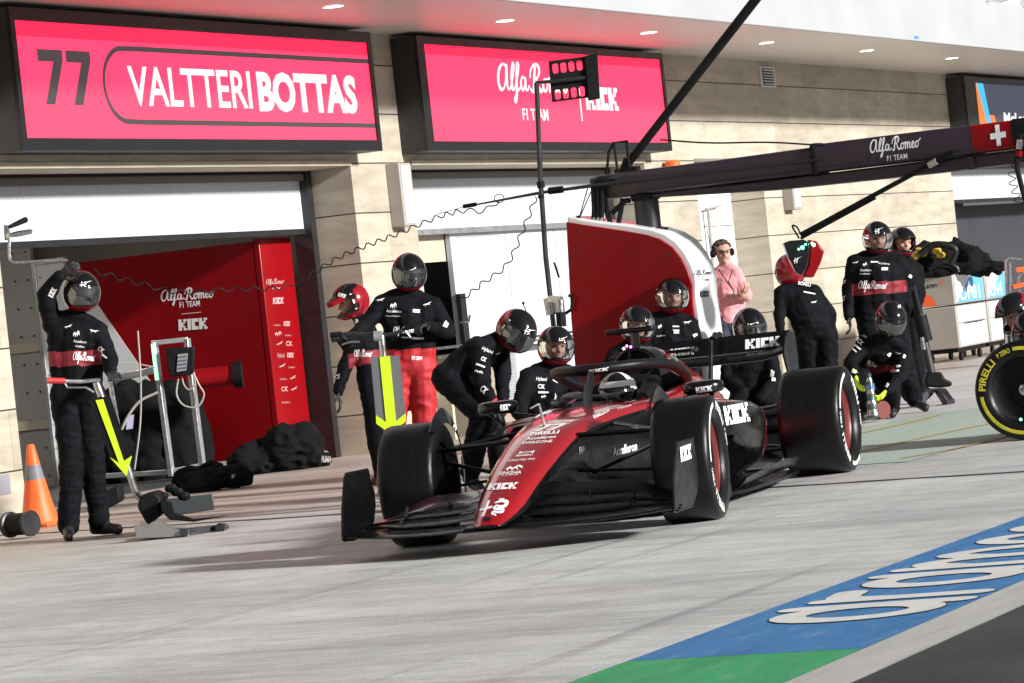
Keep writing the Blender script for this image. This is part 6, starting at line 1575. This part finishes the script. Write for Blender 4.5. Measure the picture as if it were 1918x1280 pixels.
b = coil([D(935, 376, 28.3), D(905, 395, 28.3), D(870, 395, 28.3), D(820, 407, 28), D(740, 440, 27.6), D(640, 480, 27), D(540, 535, 26.5), D(430, 542, 26.2), D(330, 547, 26), D(240, 525, 25.8), D(172, 507, 25.6)], .0055, .018, .15)
o = b.build('coiled_lead', 'matt_black'); tag(o, 'long wavy black lead from the rod to the hand of the man at the left', 'lead')
b = coil([D(1003, 368, 28.2), D(998, 385, 28.2), D(980, 430, 28.2), D(950, 495, 28.2), D(905, 530, 28.1), D(880, 550, 28), D(852, 566, 28)], .0055, .018, .13)
o = b.build('coiled_lead', 'matt_black'); tag(o, 'wavy black lead hanging from the rod in front of the white partition', 'lead')
b = MB(); b.tube([D(935+9*math.cos(a), 372+8*math.sin(a), 28.25) for a in [2*math.pi*i/14 for i in range(15)]], .004, n=5); b.build('cable_loop', 'matt_black', ln)

# ------------------------------------------------------------------ jacks
def weave():
    m = mat('carbon_weave', (.10, .10, .11), .4); nt = m.node_tree; b = nt.nodes['Principled BSDF']; ck = nt.nodes.new('ShaderNodeTexChecker'); ck.inputs['Scale'].default_value = 120
    ck.inputs[1].default_value = (.22, .22, .23, 1); ck.inputs[2].default_value = (.05, .05, .055, 1); tc = nt.nodes.new('ShaderNodeTexCoord'); nt.links.new(tc.outputs['Object'], ck.inputs[0]); nt.links.new(ck.outputs[0], b.inputs['Base Color']); return m
M['weave'] = weave()
def arrow_board(t, dp, plate, arrow, pm):
    b = MB(); slab(b, plate, dp, .012); b.build('plate', pm, t, smooth=False)
    b = MB(); slab(b, arrow, dp-.009, .006); b.build('arrow', 'yellow', t, smooth=False)
t = thing('front_jack', 'front jack with slanted arrow board, red grip and black nose cradle, left of the car', 'jack', G(330, 1005))
dj = 25.0
b = MB(); b.tube([D(180, 716, dj-.12), D(240, 880, dj-.1), D(252, 920, dj-.05), D(266, 938, dj)], [.026, .026, .026, .024], n=12); b.build('main_tube', 'steel', t)
b = MB(); b.tube([D(206, 715, dj), D(228, 840, dj+.05), D(250, 910, dj+.05)], .018, n=10); b.build('side_tube', 'steel', t)
b = MB(); b.tube([D(120, 714, dj-.2), D(150, 715, dj-.17), D(188, 712, dj-.14)], .016, n=10); b.build('handle_bar', 'steel', t)
b = MB(); b.tube([D(88, 713, dj-.24), D(122, 714, dj-.2)], .022, n=12); b.build('grip', mat('grip_red', (.45, .03, .03), .5), t)
b = MB(); b.tube([D(120, 716, dj-.2), D(126, 726, dj-.2), D(160, 726, dj-.2), D(176, 735, dj-.16)], .008, n=6); b.build('brake_lever', 'steel', t)
arrow_board(t, dj-.16, [(166, 747), (206, 742), (250, 872), (208, 862)], [(179, 750), (193, 748), (232, 864), (247, 854), (237, 892), (206, 857), (223, 868)], 'matt_black')
b = MB(); slab(b, [(264, 928), (290, 922), (302, 932), (300, 965), (276, 985), (262, 960), (256, 948)], dj-.15, .40); b.build('pivot_block', 'matt_black', t, bevel=.02)
b = MB(); secs = []
for o_ in (-.25, .05, .35):
    secs.append([D(x, y, dj+o_) for x, y in ((305+o_*20, 938), (322, 940), (328, 960), (362, 972), (432, 966), (362, 978), (318, 974), (302, 958))])
b.loft(secs); b.build('nose_cradle', 'matt_black', t, angle=40, bevel=.008)
b = MB(); slab(b, [(305, 936), (398, 925), (402, 955), (330, 966), (318, 960)], dj+.30, .03); b.build('cradle_back', mat('grey_plastic', (.05, .055, .06), .45), t, bevel=.006)
dj0 = dj; dj = proj(G(320, 1009))[2]+.05
b = MB(); slab(b, [(250, 984), (276, 987), (294, 975), (322, 992), (352, 993), (354, 1005), (256, 1009)], dj-.02, .05); slab(b, [(262, 978), (284, 984), (296, 972), (320, 987), (350, 988), (350, 998), (262, 1000)], dj+.35, .05); slab(b, [(256, 1001), (352, 998), (352, 1004), (256, 1007)], dj+.03, .32); b.build('base_frame', mat('jack_alu', (.32, .31, .30), .4, metal=.7), t, bevel=.004)
b = MB(); b.bar(D(335, 996, dj+.0), D(418, 988, dj+.3), .05, .04); b.tube([D(345, 998, dj-.05), D(345, 998, dj+.4)], .03, n=12); b.tube([D(412, 989, dj+.15), D(420, 989, dj+.45)], .035, n=12); b.build('roller_arm', 'dark_metal', t); dj = dj0
b = MB()
for x, y in ((304, 930), (320, 915), (332, 922), (345, 930)): b.sphere(D(x, y, dj+.1), .05, n=8, sc=(1, 1, .7))
b.build('linkage', 'matt_black', t)
t = thing('front_jack', 'upright jack with yellow arrow on a grey carbon plate, held by the man in red', 'jack', gd(728, 940, 26.6))
dj = 26.6
b = MB(); b.tube([D(714, 628, dj), D(721, 690, dj), D(735, 850, dj+.05), D(742, 925, dj+.1)], .026, n=12); b.build('main_tube', 'steel', t)
b = MB(); b.tube([D(700, 630, dj-.03), D(716, 629, dj-.03)], .038, n=12); b.build('head_joint', 'alu', t)
b = MB(); rope(b, [D(622, 628, dj), D(660, 625, dj), D(705, 627, dj), D(735, 626, dj), D(768, 612, dj)], .014, 8); b.build('handle_bar', 'dark_metal', t)
b = MB(); b.tube([D(618, 628, dj), D(640, 626, dj)], .022, n=10); b.tube([D(758, 615, dj), D(776, 609, dj)], .024, n=10); b.build('grip', 'matt_black', t)
b = MB(); rope(b, [D(640, 646, dj-.02), D(655, 641, dj-.02), D(674, 640, dj-.02)], .008, 6); rope(b, [D(760, 620, dj-.04), D(772, 634, dj-.04), D(794, 634, dj-.04), D(752, 632, dj-.04)], .006, 6); b.build('brake_cable', 'steel', t)
arrow_board(t, dj-.05, [(694, 669), (748, 666), (760, 776), (742, 790), (723, 792), (704, 778)], [(711, 669), (730, 667), (742, 789), (760, 774), (760, 790), (730, 812), (705, 794), (704, 778), (723, 791)], 'weave')
# rear jack at the right
t = thing('rear_jack', 'dark rear jack standing on a forked foot beside the grey crates', 'jack', G(1740, 755))
dj = 33.2
b = MB(); b.tube([D(1706, 520, dj), D(1722, 590, dj)], [.03, .04], n=12); b.tube([D(1722, 592, dj), D(1734, 640, dj)], .07, n=14); b.build('upper_arm', 'matt_black', t)
b = MB(); b.tube([D(1731, 640, dj), D(1745, 702, dj)], .042, n=14); b.build('tube', 'steel' if False else 'dark_metal', t)
b = MB(); b.tube([D(1727, 632, dj-.08), D(1731, 655, dj-.08)], .02, n=10); b.build('piston', 'steel', t)
b = MB(); slab(b, [(1737, 699), (1764, 697), (1770, 710), (1784, 716), (1783, 724), (1760, 727), (1736, 725), (1732, 714)], dj-.08, .22); b.build('pad', 'matt_black', t, bevel=.02)
b = MB(); slab(b, [(1738, 729), (1772, 728), (1776, 735), (1734, 737)], dj-.05, .2); b.bar(D(1742, 733, dj), D(1718, 757, dj-.1), .05, .07); b.bar(D(1756, 733, dj-.05), D(1770, 754, dj-.2), .035, .05); b.bar(D(1769, 733, dj), D(1783, 752, dj-.0), .035, .05); b.bar(D(1769, 754, dj-.2), D(1784, 752, dj), .05, .04); b.build('forked_foot', 'dark_metal', t)
# wheel gun of the crouching man, spare hub
t = thing('wheel_gun', 'silver and black wheel gun standing between the yellow gloves', 'wheel gun', G(1636, 788))
dj = 30.75
b = MB(); b.lathe(D(1636, 784, dj), (0, 0, 1), [(0, .04), (.03, .055), (.08, .045), (.13, .05), (.16, .035), (.22, .04), (.26, .03), (.33, .03), (.36, .018), (.40, .02)], n=20, mis=[1, 0, 1, 0, 1, 0, 1, 0, 1]); b.build('body', ['steel', mat('gun_green', (.05, .09, .08), .3)], t)
b = MB(); b.tube([D(1624, 722, dj), D(1627, 730, dj)], .03, n=12); b.tube([D(1632, 719, dj), D(1634, 731, dj)], .028, n=12); b.build('air_fitting', mat('blue_anodised', (.12, .2, .42), .3, metal=.8), t)
b = MB(); b.lathe(D(1655, 768, dj+.1), (-hz*.8+rt*.5), [(0, 0), (0, .08), (-.06, .085), (-.06, .0)], n=24); o = b.build('red_hub', 'rim_red'); tag(o, 'small red round hub on the ground behind the wheel gun', 'hub')

# ------------------------------------------------------------------ right side
cz_ = 1.21; CRY = 13.58; cx0 = 46.09; xm = W(1841, 505, CRY).x; xe = W(1881, 500, CRY).x
for i, (xa, xb, tx) in enumerate(((cx0, xm-.03, 'OP81'), (xm+.03, xe, 'LN4'))):
    t = thing('flight_crate', ('grey wheeled crate with OP81 on its front and a side logo', 'grey wheeled crate with LN4 on its blue and white front')[i], 'crate', ((xa+xb)/2, CRY+.3, 0), 0, 'wheeled crates at the right')
    b = MB(); b.bb(xa, xb, CRY, CRY+.75 if i == 0 else CRY+.6, .18, .76); lo_ = b.build('lower_box', 'crate', t, bevel=.015)
    b = MB(); b.bb(xa, xb, CRY, CRY+.75 if i == 0 else CRY+.6, .78, cz_); hi_ = b.build('upper_box', 'crate', t, bevel=.015)
    b = MB(); b.bb(xa+.06, xb-.1, CRY-.008, CRY-.002, .80, cz_-.02); b.build('front_panel', 'white_paint', hi_, smooth=False)
    b = MB(); q = [V(xa+.06, CRY-.012, .80), V(xb-.1, CRY-.012, .80), V(xb-.1, CRY-.012, cz_-.03), V(xa+.9, CRY-.012, cz_-.03)]; b.prism(q, (0, .003, 0)); b.build('blue_wedge', mat('sky_blue', (.12, .38, .72), .5), hi_, smooth=False)
    b = MB(); L2 = xb-xa; flat(b, norm_w(g_text(tx, .01)), (xa+.2, CRY-.016, .83), (L2-.5, 0, 0), (0, 0, .20)); b.build('lettering', 'white_text', hi_, fix=False, smooth=False)
    b = MB(); b.bb(xa+.06, xb-.1, CRY-.008, CRY-.002, .21, .50); b.bb(xa+.06, xb-.1, CRY-.008, CRY-.002, .53, .745); b.build('drawer_front', 'white_paint', lo_, bevel=.003)
    b = MB(); b.bar(V(xa+.3, CRY-.03, .515), V(xb-.3, CRY-.03, .515), .02, .02); b.build('handle', 'steel', lo_)
    b = MB(); b.bb(xa+.05, xb-.05, CRY+.05, CRY+.55, .12, .18); b.build('chassis', 'matt_black', t)
    for x in (xa+.3, xb-.3):
        for y in (CRY+.08, CRY+.5):
            b = MB(); b.lathe((x, y, .06), (0, 1, 0), [(-.02, 0), (-.02, .06), (.02, .06), (.02, 0)], n=16); b.build('castor', 'rubber', t)
    if i == 0:
        b = MB(); X_ = xa-.004; g0 = norm_w(g_text('McLaren', .02)); lay(b, g0, (1716, 543), (1755, 538), (1715, 533), [hi_]); b.build('side_lettering', 'black_text', hi_, fix=False, smooth=False)
        b = MB(); lay(b, g_poly([(0, 0), (1, 0), (.95, .5), (.7, 1), (.3, .95), (.25, .45)]), (1724, 570), (1756, 584), (1722, 546), [hi_]); lay(b, g_poly([(0, .6), (1, 1), (.7, 0)]), (1757, 535), (1768, 531), (1757, 529), [hi_]); b.build('orange_mark', 'orange', hi_, fix=False, smooth=False)
o = lump('heap of black covers, hoses and straps lying on the grey crates', 'covers', 'cover_heap', [(1700, 500, 0, 1770, 495, 0, .14, .20, 47.9), (1750, 490, 0, 1800, 470, .1, .2, .14, 47.9), (1790, 455, .1, 1840, 500, .1, .08, .16, 47.9), (1800, 480, .1, 1850, 500, .1, .18, .10, 47.9), (1700, 480, 0, 1730, 470, 0, .12, .12, 47.9), (1690, 508, 0, 1870, 496, .1, .10, .08, 47.7), (1690, 514, -.1, 1785, 509, -.1, .06, .06, 47.6), (1785, 509, .2, 1872, 498, .3, .06, .06, 47.9), (1720, 500, .1, 1840, 492, .1, .18, .16, 47.9), (1790, 452, .1, 1812, 480, .1, .04, .22, 47.8), (1800, 455, .1, 1868, 508, .1, .03, .06, 47.8)], vox=.025, wr=.05)
b = MB(); rope(b, [D(1722, 478, 47.4), D(1745, 460, 47.4), D(1775, 460, 47.4), D(1790, 470, 47.4), D(1780, 495, 47.4)], .05, 10); rope(b, [D(1740, 505, 47.4), D(1765, 492, 47.4), D(1790, 500, 47.4), D(1795, 510, 47.4)], .03, 8); b.build('hose', 'rubber', o)
b = MB()
for x, y in ((1720, 470), (1728, 476), (1762, 478), (1755, 470), (1712, 482)): b.sphere(D(x, y, 47.6), .07, n=8, sc=(1.3, 1, .7))
b.build('strap', mat('strap_yellow', (.5, .34, .03), .6), o)
t = thing('folding_stand', 'thin steel stand with an orange seat at the right edge behind the crates', 'stand', (48.8, 12.4, 0))
b = MB(); dd = 44.
for q in ([(1886, 668), (1884, 490), (1888, 484), (1915, 486)], [(1896, 664), (1893, 492)], [(1910, 660), (1908, 520), (1922, 500)]): b.tube([D(x, y, dd) for x, y in q], .018, n=8)
b.build('frame', 'steel', t)
b = MB(); b.bar(D(1896, 538, dd), D(1930, 530, dd), .25, .05); b.bar(D(1904, 506, dd), D(1930, 503, dd), .1, .06); b.build('seat', 'orange', t)
b = MB(); slab(b, [(1880, 560), (1930, 555), (1930, 640), (1888, 650)], 44.2, .3); b.build('dark_case', 'matt_black', t, bevel=.02)
b = MB(); b.bb(54.9, 73.9, 17.2, 17.3, 0, 2.35); o = b.build('dark_partition', mat('dark_part', (.035, .038, .045), .5, var=.2, vscale=.6), smooth=False); tag(o, 'dark grey partition filling the right garage under its white roller door', 'partition')
# the loose tyre at the right edge
c = D(1927, 734, 25.15); c.z = .362
t = thing('racing_tyre', 'yellow-marked racing tyre standing at the right edge in front of a kneeling man', 'tyre', V(c.x, c.y, 0))
wheel(0, 0, .19, 1, t, ctr=c, axis=(-hz*.93-rt*.36).normalized(), stripe='tyre_yellow', rim_red='matt_black', rot=54)
b = MB(); b.sphere(D(1912, 786, 24.85), .01, n=8); b.build('nut_lamp', GE, t)
